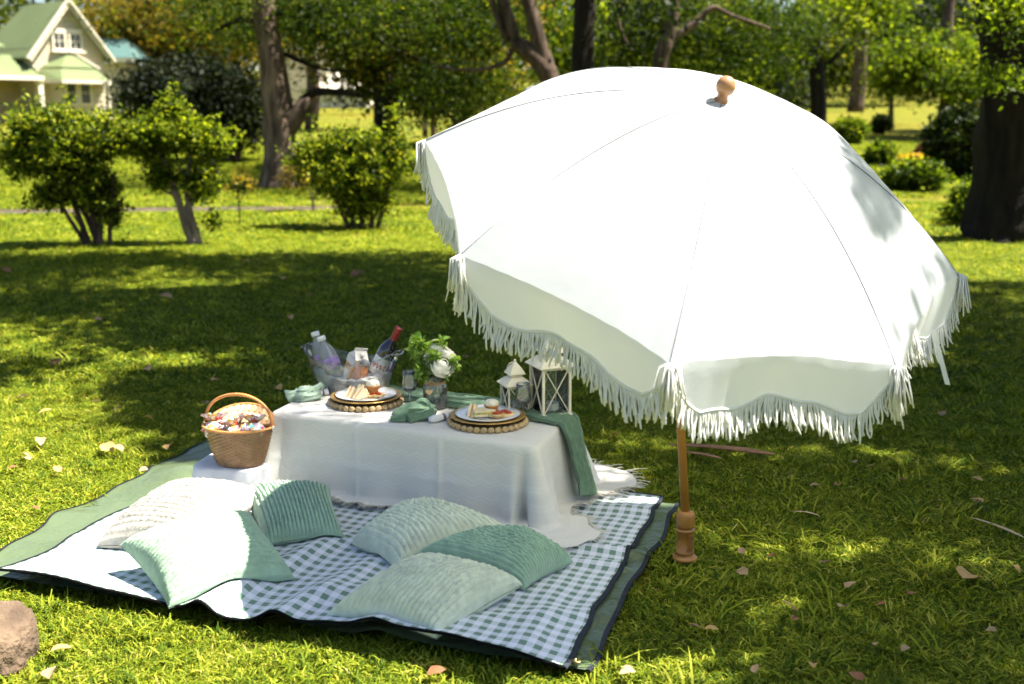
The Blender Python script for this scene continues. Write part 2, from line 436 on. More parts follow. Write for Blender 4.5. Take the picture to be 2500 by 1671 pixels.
Y3 = 18.0; b3 = base_at(1425, Y3)
def up3(px, py): return at(px, py, Y3)
r_ = np.random.default_rng(13)
cen = np.concatenate([in_ell(10, (b3[0]+0.5, Y3, 5.4), (3, 2, 1.0), r_), in_ell(8, up3(1540, 20), (0.8, 0.8, 0.3), r_, 0.1)])
P, S_, tn = clumps(cen, 80, 0.36, 0.12, 24)
tree('straight_tree', 'straight nearly black trunk rising just behind the parasol top', [
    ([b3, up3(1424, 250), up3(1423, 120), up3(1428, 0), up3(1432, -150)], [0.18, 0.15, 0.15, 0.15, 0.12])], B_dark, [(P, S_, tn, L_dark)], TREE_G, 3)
Y4 = 22.0; b4 = base_at(1612, Y4)
def up4(px, py): return at(px, py, Y4)
r_ = np.random.default_rng(14)
cen = np.concatenate([in_ell(30, up4(1680, 40), (2.0, 1.6, 0.75), r_, 0.1), in_ell(26, up4(1830, 100), (1.7, 1.5, 0.8), r_, 0.1), in_ell(14, up4(1560, 110), (0.7, 0.8, 0.5), r_, 0.1), in_ell(24, up4(1900, 30), (1.8, 1.4, 0.5), r_, 0.1), in_ell(8, (b4[0]+1, Y4, 5.6), (3, 2, 1.0), r_)])
P, S_, tn = clumps(cen+[0, 2.2, 0], 140, 0.32, 0.09, 25)
tree('crooked_tree', 'tree with dark trunk forking low behind the wooden finial', [
    ([b4, up4(1612, 180), up4(1625, 110), up4(1640, 50), up4(1650, -60)], [0.18, 0.15, 0.14, 0.12, 0.09]),
    ([up4(1628, 110), up4(1665, 80), up4(1700, 55), up4(1740, 20), up4(1790, 40), up4(1880, 70)], [0.09, 0.08, 0.07, 0.06, 0.04, 0.02]),
    ([up4(1510, -30), up4(1508, 40), up4(1520, 85), up4(1535, 110)], [0.04, 0.035, 0.03, 0.015])], B_brown, [(P, S_, tn, L_feather)], TREE_G, 4)
Y5 = 30.0; b5 = base_at(1998, Y5)
def up5(px, py): return at(px, py, Y5)
r_ = np.random.default_rng(15)
cen = np.concatenate([in_ell(44, up5(1990, 20), (3.0, 2.4, 0.8), r_, 0.1), in_ell(20, up5(1860, 150), (1.3, 1.2, 0.8), r_, 0.1), in_ell(18, up5(2130, 0), (1.4, 1.4, 0.5), r_, 0.1)])
P, S_, tn = clumps(cen, 80, 0.34, 0.14, 26)
tree('shady_tree', 'dark slender trunk with a branch to the right, beside the parasol slope', [
    ([b5, up5(1997, 240), up5(1995, 180), up5(1990, 130), up5(1985, 60)], [0.22, 0.20, 0.19, 0.18, 0.12]),
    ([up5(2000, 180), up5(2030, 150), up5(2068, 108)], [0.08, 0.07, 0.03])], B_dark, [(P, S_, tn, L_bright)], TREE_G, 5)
# palm with thin trunk
Y6 = 42.0; b6 = base_at(2175, Y6)
def up6(px, py): return at(px, py, Y6)
pt = thing('palm_tree', 'thin straight palm trunk with dark drooping skirt standing on the right lawn', 'palm', tuple(b6), TREE_G)
trunk_mesh([np.zeros(3), up6(2176, 250)-b6, up6(2179, 90)-b6, up6(2180, 10)-b6], [0.12, 0.09, 0.085, 0.08], 8, 0.05, 6).build('trunk', B_grey, pt)
fr = MB()
for k in range(46):
    q = k*2.39996; d = np.array([math.cos(q), math.sin(q), 0]); e = 0.9-1.7*(k/46)
    s0 = up6(2200, 40)-b6; s0[2] += 0.1; L = 1.5-0.35*(k/46)
    c = np.array([s0 + d*L*t_*(0.75) + np.array([0, 0, L*(e*t_-1.15*t_*t_)]) for t_ in np.linspace(0, 1, 6)])
    sd = np.cross(d, [0, 0, 1.])
    for j in range(5):
        for sg in (-1, 1):
            p, q2 = c[j], c[j+1]; wv = sd*sg*(0.34*(1-j*0.14))+np.array([0, 0, -0.14])
            fr.add([p, q2, q2+wv*0.6+(q2-p)*0.5, p+wv+(q2-p)*0.6], [(0, 1, 2, 3)])
fr.build('fronds', L_dark, pt, False, True)

# ---- the big dark trunk at the right edge
bR = np.array([*g(2452, 588)[:2], -0.03]); YR = bR[1]
def upR(px, py, Y=None): return at(px, py, Y or YR)
# crown overhead: leaf clumps hang where the lawn below lies in shade
def shade_here(x, y):
    x = np.asarray(x, float); y = np.asarray(y, float)
    s_ = np.zeros_like(x)
    n_ = 0.8*n2(x*0.55, y*1.1, 1.1, 5) + 0.5*n2(x, y*1.6, 2.3, 6)
    band = sstep(6.7, 7.5, y)*(1-sstep(11.6, 12.6, y))*(1-sstep(0.6, 1.4, x))            # broad band across the left lawn
    s_ = np.maximum(s_, band*(0.80+0.9*n_))
    tab = sstep(-2.0, -1.0, x)*sstep(4.55, 4.8, y)*(1-sstep(8.6, 9.4, y))*(1-sstep(1.3, 1.9, x))   # behind the table
    s_ = np.maximum(s_, tab*(1.0+0.55*n_))
    for (cx, cy_, rx, ry) in ((-1.75, 6.15, 0.75, 0.28), (-1.3, 5.45, 0.6, 0.22), (-3.2, 6.5, 0.6, 0.16)):
        s_ = np.maximum(s_, 1.1*(((x-cx)/rx)**2+((y-cy_)/ry)**2 < 1))
    rgt = sstep(0.45, 0.75, x)*(1-sstep(9.5, 10.5, y))*sstep(2.35, 2.75, y)
    s_ = np.maximum(s_, rgt*(1.0+0.25*n_))
    for (cx, cy_, rx, ry) in ((1.35, 4.9, 0.50, 0.16), (2.1, 4.65, 0.45, 0.14), (1.15, 3.78, 0.50, 0.13), (1.6, 3.62, 0.3, 0.12), (0.62, 2.93, 0.13, 0.22), (0.55, 5.05, 0.25, 0.22),
                              (2.4, 4.0, 0.4, 0.14), (1.0, 3.25, 0.2, 0.1), (1.5, 2.9, 0.25, 0.09), (1.9, 5.6, 0.5, 0.12), (0.9, 6.1, 0.4, 0.12), (2.8, 5.2, 0.4, 0.12)):
        s_ = np.where(((x-cx)/(rx*1.1+.02))**2+((y-cy_)/(ry*1.1+.03))**2 < 1, 0, s_)
    umb = (x > -1.25) & (x < 0.62) & (y > 2.5) & (y < 4.8)
    s_ = np.where(umb, 0, s_)
    s_ = np.where((x > 0.5) & (x < 0.84) & (y > 2.9) & (y < 4.1), 0, s_)
    return s_
r_ = np.random.default_rng(31)
def shade_clumps(n, box, zr, thr=0.55):
    x = r_.uniform(box[0], box[1], n); y = r_.uniform(box[2], box[3], n); z = r_.uniform(zr[0], zr[1], n)
    k = shade_here(x, y) > thr + r_.uniform(-.12, .12, n)
    return np.stack([x+SUN_K[0]*z, y+SUN_K[1]*z, z], -1)[k]
cf = shade_clumps(1900, (-9, 1.5, 6.4, 13), (5.2, 7.6))
P, S_, tn = clumps(cf, 46, 0.22, 0.15, 41, 0.8)
low = np.concatenate([in_ell(12, upR(2440, 20, 12.5)+[0.2, 0, 0.1], (0.6, 0.8, 0.35), r_, 0.1), in_ell(5, upR(2450, 190, 12.6), (0.25, 0.4, 0.16), r_, 0.1)])
P2, S2, tn2 = clumps(low, 70, 0.16, 0.07, 42)
tree('spreading_tree', 'massive almost black tree trunk at the right edge of the lawn', [
    ([bR, upR(2462, 540), upR(2470, 440), upR(2474, 300), upR(2468, 120), upR(2470, -60), upR(2440, -300), upR(2300, -600)], [0.53, 0.47, 0.42, 0.39, 0.38, 0.38, 0.32, 0.25]),
    ([upR(2440, -300), (4.4, 12.4, 5.0), (2.5, 10.5, 6.0), (-0.5, 9.5, 6.4)], [0.26, 0.2, 0.15, 0.08]),
    ([upR(2450, -250), (4.8, 11.0, 5.0), (3.6, 8.6, 6.2)], [0.22, 0.18, 0.08])],
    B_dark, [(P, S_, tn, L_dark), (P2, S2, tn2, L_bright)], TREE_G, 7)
# ---- a neighbour to the right of the picnic, whose shade dapples the mat and the grass
cn = np.concatenate([shade_clumps(3600, (-2.2, 4.2, 2.2, 6.4), (4.6, 6.4)), shade_clumps(1500, (-2.2, 5.5, 6.4, 10.5), (4.8, 6.6))])
P, S_, tn = clumps(cn, 34, 0.12, 0.11, 43, 0.8)
nf = 5400                                     # unseen feathery leaflets, added to give the table an even partial shade
zf_ = r_.uniform(4.9, 6.3, nf); Pf = np.stack([r_.uniform(-1.2, 0.42, nf)+SUN_K[0]*zf_, r_.uniform(4.05, 4.92, nf)+SUN_K[1]*zf_, zf_], -1)
n2_ = 1300; q_ = r_.random(n2_)*2*PI; d_ = np.sqrt(r_.random(n2_))*0.24; zz_ = r_.uniform(4.9, 6.3, n2_)  # a further unseen disc of leaflets, added to shade the canopy's right side
Pf = np.concatenate([Pf, np.stack([0.36+d_*np.cos(q_)*0.62+SUN_K[0]*zz_, 3.50+d_*np.sin(q_)*1.25+SUN_K[1]*zz_, zz_], -1)]); nf += n2_
bN = np.array([6.6, 5.0, -0.03])
tree('overhanging_tree', 'tree beside the picnic whose overhanging boughs dapple the grass', [
    ([bN, bN+[0, 0, 1.5], bN+[-0.1, 0, 3.2], bN+[-0.6, 0, 4.6]], [0.4, 0.3, 0.26, 0.2]),
    ([bN+[-0.4, 0, 4.2], (5.0, 4.6, 5.2), (3.8, 4.4, 5.6), (2.8, 4.6, 5.5)], [0.16, 0.12, 0.08, 0.03]),
    ([bN+[-0.3, 0, 4.0], (5.4, 6.6, 5.3), (3.6, 8.0, 5.8)], [0.15, 0.11, 0.05])],
    B_brown, [(P, S_, tn, L_dark), (Pf, 0.045*np.ones(nf), None, L_feather)], TREE_G, 8)

# ---- shrubs on the lawn
def shrub(name, label, base, stems, blobs, n_ros, seed, leaf=0.055, mat=None, grp='flowering shrubs on the lawn', stem_mat=None):
    t = thing(name, label, 'shrub', tuple(base), grp); b = np.array(base); r = np.random.default_rng(seed)
    for i, (p, rd) in enumerate(stems):
        trunk_mesh(np.asarray(p)-b, rd, 8, 0.15, seed+i, 4).build('stem', stem_mat or B_brown, t)
    C_ = []
    tot = sum(bb[2] for bb in blobs)
    for c, rr, wgt in blobs: C_.append(in_ell(max(3, int(n_ros*wgt/tot)), c, rr, r, 0.45))
    C_ = np.concatenate(C_)
    bc_ = C_.mean(0); out_ = r.random(len(C_)) < 0.14; C_[out_] += (C_[out_]-bc_)*r.uniform(.05, .38, (out_.sum(), 1)) + [0, 0, .05]
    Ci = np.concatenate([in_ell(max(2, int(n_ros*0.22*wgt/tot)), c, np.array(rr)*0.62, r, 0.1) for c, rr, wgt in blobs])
    Pi, si, ti = clumps(Ci, 12, 0.05, leaf*1.2, seed+5); leaf_obj('inner_foliage', Pi-b, si, L_dark, t, seed+6)  # darker leaf colour here carries the shade inside the shrub
    k = 11; q = r.random((len(C_), k))*2*PI; el = r.normal(0.25, 0.45, (len(C_), k))
    d = np.stack([np.cos(q)*np.cos(el), np.sin(q)*np.cos(el), np.sin(el)], -1)
    P = (C_[:, None, :] + d*0.012 + r.normal(size=d.shape)*0.035).reshape(-1, 3)
    zt = np.repeat(np.clip((C_[:, 2]-C_[:, 2].min())/(np.ptp(C_[:, 2])+1e-6), 0, 1), k)
    rn = r.random(len(P))
    V, F = leaf_quads(P-b, leaf*(0.7+0.7*r.random(len(P))), seed, 0.5, 2.0, 0.12, d.reshape(-1, 3))
    link_mesh('foliage', V, F, mat or L_shrub, t, False, fattr=rn)
    return t
def S(px, py, Y): return at(px, py, Y)
Yb = 12.9; bb1 = base_at(235, Yb)
st = []
r_ = np.random.default_rng(51)
for dx, top, rr in ((-25, (110, 430), .022), (-12, (150, 380), .03), (0, (210, 380), .038), (8, (170, 470), .03), (14, (250, 420), .03), (28, (280, 420), .024), (-30, (175, 520), .016), (34, (300, 480), .014)):
    p0 = bb1+np.array([dx*0.0047, r_.uniform(-.06, .06), 0]); p2 = S(*top, Yb+r_.uniform(-.2, .2)); pm = (p0+p2)/2+np.array([r_.uniform(-.06, .06), 0, 0.03])
    st.append(([p0, pm, p2], [rr*1.2, rr, rr*0.55]))
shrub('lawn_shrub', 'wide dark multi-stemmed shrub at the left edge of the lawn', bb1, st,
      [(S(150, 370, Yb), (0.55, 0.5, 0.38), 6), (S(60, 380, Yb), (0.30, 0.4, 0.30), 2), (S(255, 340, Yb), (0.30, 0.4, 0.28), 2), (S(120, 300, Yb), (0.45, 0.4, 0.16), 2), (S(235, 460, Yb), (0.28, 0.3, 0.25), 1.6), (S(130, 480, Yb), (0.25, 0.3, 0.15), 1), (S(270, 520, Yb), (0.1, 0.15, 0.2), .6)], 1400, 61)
Yb = 13.0; bb2 = base_at(475, Yb)
st = [([bb2, S(452, 545, Yb), S(432, 480, Yb), S(405, 410, Yb), S(385, 340, Yb)], [.065, .05, .042, .035, .02]),
      ([bb2+[.06, 0, 0], S(468, 530, Yb), S(455, 470, Yb), S(462, 400, Yb), S(470, 340, Yb)], [.05, .036, .03, .028, .015]),
      ([bb2+[.03, .03, 0], S(480, 560, Yb), S(452, 520, Yb), S(470, 460, Yb), S(430, 400, Yb)], [.04, .032, .028, .024, .012]),
      ([S(465, 500, Yb), S(500, 450, Yb), S(530, 430, Yb), S(518, 390, Yb), S(545, 350, Yb)], [.03, .022, .02, .018, .012]),
      ([S(430, 480, Yb), S(375, 450, Yb), S(345, 410, Yb)], [.02, .016, .01])]
shrub('lawn_shrub', 'shrub with a thick twisted bare trunk on the lawn, second from the left', bb2, st,
      [(S(425, 330, Yb), (0.42, 0.4, 0.22), 4), (S(360, 350, Yb), (0.28, 0.35, 0.25), 2.2), (S(510, 350, Yb), (0.28, 0.3, 0.16), 1.6), (S(415, 275, Yb), (0.14, 0.15, 0.10), .8), (S(490, 440, Yb), (0.25, 0.3, 0.25), 1.2), (S(400, 430, Yb), (0.22, 0.25, 0.15), .9), (S(520, 540, Yb), (.08, .1, .15), .2)], 950, 62, mat=L_bright, stem_mat=B_pale)
Yb = 15.0; bb3 = base_at(885, Yb); st = []
for dx, top, rr in ((-30, (800, 430), .03), (-15, (840, 420), .03), (0, (890, 420), .035), (20, (930, 430), .035), (36, (950, 450), .03), (-40, (860, 500), .02)):
    p0 = bb3+np.array([dx*0.0054, r_.uniform(-.08, .08), 0]); p2 = S(*top, Yb); st.append(([p0, (p0+p2)/2+np.array([r_.uniform(-.05, .05), 0, .02]), p2], [rr*1.2, rr, rr*.5]))
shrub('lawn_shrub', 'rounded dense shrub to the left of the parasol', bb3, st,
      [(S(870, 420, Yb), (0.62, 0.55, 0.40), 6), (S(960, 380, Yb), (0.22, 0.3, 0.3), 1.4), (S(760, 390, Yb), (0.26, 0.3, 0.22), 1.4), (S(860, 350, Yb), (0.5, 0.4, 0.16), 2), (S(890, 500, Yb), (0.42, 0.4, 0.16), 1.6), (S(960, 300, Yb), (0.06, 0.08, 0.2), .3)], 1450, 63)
Yb = 15.6; bbs = base_at(585, Yb)
shrub('sapling', 'spindly young sapling with sparse leaves between the shrubs', bbs, [([bbs, S(583, 490, Yb), S(570, 440, Yb)], [.012, .01, .005]), ([S(583, 500, Yb), S(610, 450, Yb)], [.008, .004])],
      [(S(588, 455, Yb), (.2, .2, .16), 1)], 26, 64, 0.05, L_gold)
Yb = 17.5; bq = base_at(765, Yb)
shrub('sapling', 'thin reddish sapling in front of the grey trunk', bq, [([bq, S(762, 480, Yb), S(740, 430, Yb)], [.02, .015, .006]), ([S(762, 490, Yb), S(790, 440, Yb)], [.012, .005])],
      [(S(735, 430, Yb), (.35, .25, .28), 1)], 70, 65, 0.05, L_gold)

# ---- shrubs and beds on the right-hand lawn
def mound(label, px, Y, w_, h_, mat, seed, n=260, name='garden_shrub', grp='shrubs along the right lawn', leaf=0.10):
    b = base_at(px, Y); r = np.random.default_rng(seed)
    t = thing(name, label, 'shrub', tuple(b), grp)
    C_ = in_ell(n, (0, 0, h_*0.5), (w_/2, w_/2.2, h_*0.52), r, 0.55); C_[:, 2] = np.abs(C_[:, 2])
    P, s_, tn = clumps(C_, 16, 0.03+0.03*w_, leaf, seed+1)
    P[:, 2] = np.maximum(P[:, 2], 0.02)
    leaf_obj('foliage', P, s_, mat, t, seed+2, tn)
    for k in range(4): MB().tube([(0.1*(k-1.5), 0.05*k, 0), (w_*0.12*(k-1.5), 0, h_*0.6)], [0.03, 0.01], 5).build('stem', B_brown, t)
    return t
mound('low rounded shrub nearest the parasol on the right lawn', 2228, 21.5, 1.15, 0.55, L_shrub, 70, 320)
mound('small bright shrub beside the parasol slope', 2148, 26, 0.6, 0.5, L_bright, 73, 200)
mound('yellow green shrub above the parasol edge', 2075, 33, 0.95, 0.75, L_bright, 76, 160)
mound('dark clipped shrub beneath the thin palm', 2150, 38, 0.6, 0.6, L_dark, 79, 120)
mound('tall dark spreading shrub beside the massive trunk', 2345, 24, 1.6, 1.45, L_dark, 82, 420, leaf=0.11)
mound('shaggy dark shrub left of the massive trunk base', 2400, 15.2, 0.75, 0.75, L_shrub, 85, 240, leaf=0.07)
mound('leafy shrub with pale new growth left of the massive trunk', 2350, 15.8, 0.5, 0.35, L_bright, 88, 120, leaf=0.06)
L_red = leaf_mat('leaf_red', [(0, (0.05, 0.02, 0.015)), (0.6, (0.16, 0.06, 0.045)), (1, (0.30, 0.14, 0.10))], 0.3)
L_flower = leaf_mat('petal_yellow', [(0, (0.25, 0.22, 0.02)), (0.6, (0.6, 0.42, 0.02)), (1, (0.75, 0.30, 0.03))], 0.2)
mound('reddish brown bedding shrub, left of the pair in the flower bed', 2263, 27.5, 0.5, 0.36, L_red, 91, 160, leaf=0.09, grp='red bedding shrubs')
mound('reddish brown bedding shrub, right of the pair in the flower bed', 2338, 27.5, 0.55, 0.38, L_red, 94, 160, leaf=0.09, grp='red bedding shrubs')
bf = base_at(2290, 26.6); r_ = np.random.default_rng(97)
fl = np.stack([r_.uniform(-1.2, 1.2, 900), r_.normal(0, 0.12, 900), r_.uniform(0.05, 0.22, 900)], -1)
fb = leaf_obj('yellow_flowers', fl+bf, 0.07*np.ones(900), L_flower, None, 98)
tag(fb, 'strip of yellow and orange bedding flowers on the right lawn', 'flowers', kind='stuff')

# ---- middle-distance trees
def far_tree(label, px, Y, crown, mat, seed, trunk_r=0.2, top=6, n=70, leaf=0.2, bmat=None, k=70, spread=0.5):
    b = base_at(px, Y); r = np.random.default_rng(seed); fo = []
    C_ = np.concatenate([in_ell(int(n*c[2]), np.array(c[0]), c[1], r, 0.3) for c in crown]) 
    P, s_, tn = clumps(C_, k, spread, leaf, seed+1)
    return tree('park_tree', label, [([b, b+[0.1, 0, top*0.35], b+[-0.1, 0, top*0.7], b+[0.1, 0, top]], [trunk_r*1.3, trunk_r, trunk_r*.8, trunk_r*.4])], bmat or B_brown, [(P, s_, tn, mat)], TREE_G, seed)
def A(px, py, Y, rx, ry, rz, w_=1.0): return (at(px, py, Y), (rx, ry, rz), w_)
far_tree('evergreen mass in deep shade behind the second shrub, left of the grey trunk', 565, 27, [A(540, 270, 27, 1.1, 1.0, 0.95, 1.6), A(390, 250, 30, 1.1, 1, 0.8, .9), A(450, 190, 30, 1.0, 1, 0.5, .5)], L_shade, 101, 0.15, 2, 90, 0.13, k=80, spread=0.28)
far_tree('golden leaved tree behind the cottage gable', 420, 62, [A(400, 70, 62, 4.4, 2, 1.7, 1.3), A(500, 130, 62, 3, 2, 1.5, 1), A(320, 50, 64, 3, 2, 1.3, .8), A(560, 60, 60, 3, 2, 1.6, .9)], L_gold, 104, 0.25, 5, 80, 0.28, k=60, spread=0.6)
far_tree('tree with low dark boughs between grey trunk and parasol', 935, 25, [A(960, 60, 25, 2.3, 1.6, 1.0, 1.2), A(1060, 210, 26, 1.5, 1.2, 0.6, .8), A(900, 170, 26, 1.0, 1, 0.4, .5)], L_lawn, 107, 0.22, 5, 60, 0.15, B_dark, k=70, spread=0.36)
far_tree('olive tree filling the gap left of the parasol', 1120, 32, [A(1060, 110, 32, 2.6, 1.6, 1.2, 1.2), A(1170, 40, 32, 2, 1.5, 1.0, .8), A(1130, 230, 32, 1.8, 1.2, 0.55, .7)], L_gold, 110, 0.2, 5, 60, 0.16, k=60, spread=0.4)
far_tree('yellowish tree seen between the dark trunks', 1500, 40, [A(1500, 90, 40, 2.4, 1.8, 1.9, 1.2), A(1370, 120, 40, 1.8, 1.5, 1.2, .8), A(1660, 130, 40, 2, 1.5, 1.0, .8)], L_bright, 113, 0.2, 6, 70, 0.2, k=60, spread=0.5)
far_tree('sunlit feathery tree right of the thin palm', 2300, 36, [A(2290, 150, 36, 2.0, 1.6, 0.9, 1.3), A(2240, 190, 36, 1.4, 1.2, 0.5, .7), A(2390, 200, 34, 1.3, 1, 0.9, .6)], L_bright, 116, 0.2, 5, 70, 0.16, k=70, spread=0.36)
far_tree('dull olive tree behind the right lawn', 2090, 55, [A(2080, 150, 62, 3.6, 2, 2.0, 1.3), A(1960, 110, 62, 3, 2, 1.8, .8), A(2180, 110, 64, 3, 2, 2.0, .8)], L_lawn, 119, 0.3, 7, 80, 0.22, k=60, spread=0.6)
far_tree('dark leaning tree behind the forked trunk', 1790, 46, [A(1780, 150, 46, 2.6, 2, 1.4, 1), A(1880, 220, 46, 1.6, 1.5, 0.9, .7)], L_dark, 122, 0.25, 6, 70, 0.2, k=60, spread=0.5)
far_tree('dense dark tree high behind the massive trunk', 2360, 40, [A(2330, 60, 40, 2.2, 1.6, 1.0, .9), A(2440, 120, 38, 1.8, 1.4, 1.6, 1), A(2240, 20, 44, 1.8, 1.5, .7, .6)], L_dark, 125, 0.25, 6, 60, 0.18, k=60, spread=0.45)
far_tree('green tree hanging over the middle of the lawn edge', 760, 40, [A(760, 60, 40, 3.2, 2, 1.0, 1.1), A(620, 40, 42, 2.5, 2, 0.9, .8)], L_lawn, 128, 0.2, 5, 60, 0.2, k=60, spread=0.5)

# ---- a clipped hedge beyond the lit lawn, and the wood on the hill
def hedge(label, p0, p1, Y, h_, seed):
    a = base_at(p0, Y); b = base_at(p1, Y); r = np.random.default_rng(seed); n = 1500
    f = r.random((n, 1)); P = a*(1-f)+b*f; P[:, 1] += r.uniform(-.5, .5, n); P[:, 2] += h_*np.sqrt(r.random(n))
    o = leaf_obj('hedge', P, 0.16*np.ones(n), L_dark, None, seed); tag(o, label, 'hedge')
    return o
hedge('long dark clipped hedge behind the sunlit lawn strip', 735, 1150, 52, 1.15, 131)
r_ = np.random.default_rng(140); n = 2100
cx = r_.uniform(-48, 48, n); cyy = r_.uniform(66, 100, n); cz = terrain(cx, cyy) + r_.uniform(0.2, 1.0, n)**1.2*(12+3*n2(cx, cyy, 0.12, 9)+4*(cx < -14))
P, S_, tn = clumps(np.stack([cx, cyy, cz], -1), 34, 0.95, 0.42, 141)
kx = at(1905, 60, 80)[0]; kk = ~((np.abs(P[:, 0]/P[:, 1]-kx/80) < 0.012) & (P[:, 2] > CAM_H+0.072*P[:, 1]))
wood = leaf_obj('woodland', P[kk], S_[kk], L_lawn, None, 142, tn[kk]); tag(wood, 'distant wooded hillside closing the view behind the lawn', 'woodland', kind='stuff')

# ================================================================== houses
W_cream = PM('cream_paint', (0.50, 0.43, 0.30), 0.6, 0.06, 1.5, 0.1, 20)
W_white = PM('white_paint', (0.72, 0.65, 0.52), 0.55, 0.05, 2)
R_green = PM('green_roof_paint', (0.125, 0.16, 0.06), 0.8, 0.12, 0.6, 0.15, 12)
R_teal = PM('teal_roof_paint', (0.05, 0.11, 0.10), 0.7, 0.1, 1)
G_dark = PM('window_pane_dark', (0.05, 0.055, 0.06), 0.12, 0.3, 2, spec=0.8)
H0 = base_at(90, 45.0); th = math.radians(50); HU = np.array([math.cos(th), math.sin(th), 0]); HV = np.array([-math.sin(th), math.cos(th), 0])
house = thing('cottage', 'cream weatherboard cottage with green gabled roof and scalloped bargeboards', 'house', Matrix(((HU[0], HV[0], 0, H0[0]), (HU[1], HV[1], 0, H0[1]), (0, 0, 1, H0[2]), (0, 0, 0, 1))))
HW, HE, HA, HL = 3.0, 2.75, 4.62, 4.2        # gable width, eave and apex height, ridge length
wm = MB()                                     # lapped weatherboards: each a slanted plank
zb = 0.0
while zb < HA-0.12:
    z1 = zb+0.15
    def span(z): return (0, HW) if z <= HE else ((z-HE)/(HA-HE)*HW/2, HW-(z-HE)/(HA-HE)*HW/2)
    (a0, b0), (a1, b1_) = span(zb), span(z1)
    wm.add([(a0, -0.025, zb), (b0, -0.025, zb), (b1_, 0, z1), (a1, 0, z1), (a0, 0, zb), (b0, 0, zb)], [(0, 1, 2, 3), (4, 5, 1, 0)])
    if zb < HE: wm.add([(-0.025, 0, zb), (0, 0, z1), (0, HL, z1), (-0.025, HL, zb)], [(0, 1, 2, 3)]); wm.add([(HW+.025, 0, zb), (HW+0.025, HL, zb), (HW, HL, z1), (HW, 0, z1)], [(0, 1, 2, 3)])
    zb = z1
wm.build('wall', W_cream, house, False)
MB().box((0.02, 0.03, 0), (HW-0.02, HL, HE)).build('core_wall', W_cream, house, False)
ov = 0.28; sl = (HA-HE)/(HW/2)
for sg, nm in ((0, 'roof_slope'), (1, 'roof_slope')):
    xe = -ov if sg == 0 else HW+ov; ze = HE-ov*sl
    rf = MB(); t_ = 0.07
    V = [(HW/2, -0.30, HA), (HW/2, HL-1.1, HA), (xe, HL+0.3, ze), (xe, -0.30, ze)]
    V = V+[(x, y, z+t_) for x, y, z in V]
    rf.add(V, [(0, 1, 2, 3), (7, 6, 5, 4), (0, 4, 5, 1), (1, 5, 6, 2), (2, 6, 7, 3), (3, 7, 4, 0)])
    o = rf.build(nm, R_green, house, False)
MB().add([(HW/2, HL-1.1, HA+.05), (-ov, HL+0.3, HE-ov*sl+.05), (HW+ov, HL+0.3, HE-ov*sl+.05)], [(0, 1, 2)]).build('roof_hip', R_green, house, False)
for sg in (0, 1):                             # bargeboards with scallops along the lower edge
    bb = MB(); a = np.array([HW/2, -0.34, HA+0.10]); xe = -ov-0.05 if sg == 0 else HW+ov+0.05; e = np.array([xe, -0.34, HE-(ov+.05)*sl+0.08])
    bb.bar(a, e, 0.06, 0.2, (0, 1, 0)); 
    o = bb.build('bargeboard', W_white, house, False)
    sc_m = MB(); n = 22; dn = (e-a)/n; pr = np.array([dn[2], 0, -dn[0]]); pr /= np.linalg.norm(pr); pr *= -1 if pr[2] > 0 else 1
    for k in range(n):
        c = a+dn*(k+0.5)+pr*0.10; q = [c+dn*0.45*math.cos(w_)+pr*0.085*math.sin(w_) for w_ in np.linspace(0, PI, 7)]
        V = [p+np.array([0, d_, 0]) for d_ in (-.02, .02) for p in q]
        sc_m.add(V, [tuple(range(7)), tuple(range(13, 6, -1))]+[(i, i+7, i+8, i+1) for i in range(6)])
    sc_m.build('scallop_trim', W_white, o, False)
MB().lathe([(0.035, HA-0.2), (0.05, HA+0.1), (0.03, HA+0.2), (0.04, HA+0.5), (0.025, HA+0.8), (0.0, HA+1.0)], 8, T((HW/2, -0.36, 0))).build('finial', W_white, house)
def window(x0, x1, z0, z1, y, nx, nz, parent, sill=True):
    wf = MB(); b = 0.07
    for lo, hi in (((x0-b, y-.05, z0-b), (x0, y+.03, z1+b)), ((x1, y-.05, z0-b), (x1+b, y+.03, z1+b)), ((x0, y-.05, z1), (x1, y+.03, z1+b)), ((x0, y-.05, z0-b), (x1, y+.03, z0))): wf.box(lo, hi)
    o = wf.build('window', W_white, parent, False)
    for i in range(nx):
        for j in range(nz):
            MB().box((x0+(x1-x0)*i/nx+.012, y-.02, z0+(z1-z0)*j/nz+.012), (x0+(x1-x0)*(i+1)/nx-.012, y-.012, z0+(z1-z0)*(j+1)/nz-.012)).build('pane', G_dark, o, False)
    mm = MB()
    for i in range(1, nx): mm.box((x0+(x1-x0)*i/nx-.012, y-.035, z0), (x0+(x1-x0)*i/nx+.012, y-.008, z1))
    for j in range(1, nz): mm.box((x0, y-.034, z0+(z1-z0)*j/nz-.012), (x1, y-.009, z0+(z1-z0)*j/nz+.012))
    mm.build('muntin', W_white, o, False)
    if sill: MB().box((x0-b-.08, y-.13, z0-b-.07), (x1+b+.08, y, z0-b)).build('sill', W_white, o, False)
    return o
window(0.92, 1.36, HE+0.1, HE+0.68, -0.06, 2, 2, house); window(1.60, 2.04, HE+0.1, HE+0.68, -0.06, 2, 2, house)
MB().box((0.85, -0.10, HE+0.76), (2.12, -0.02, HE+0.86)).build('window_head', W_white, house, False)
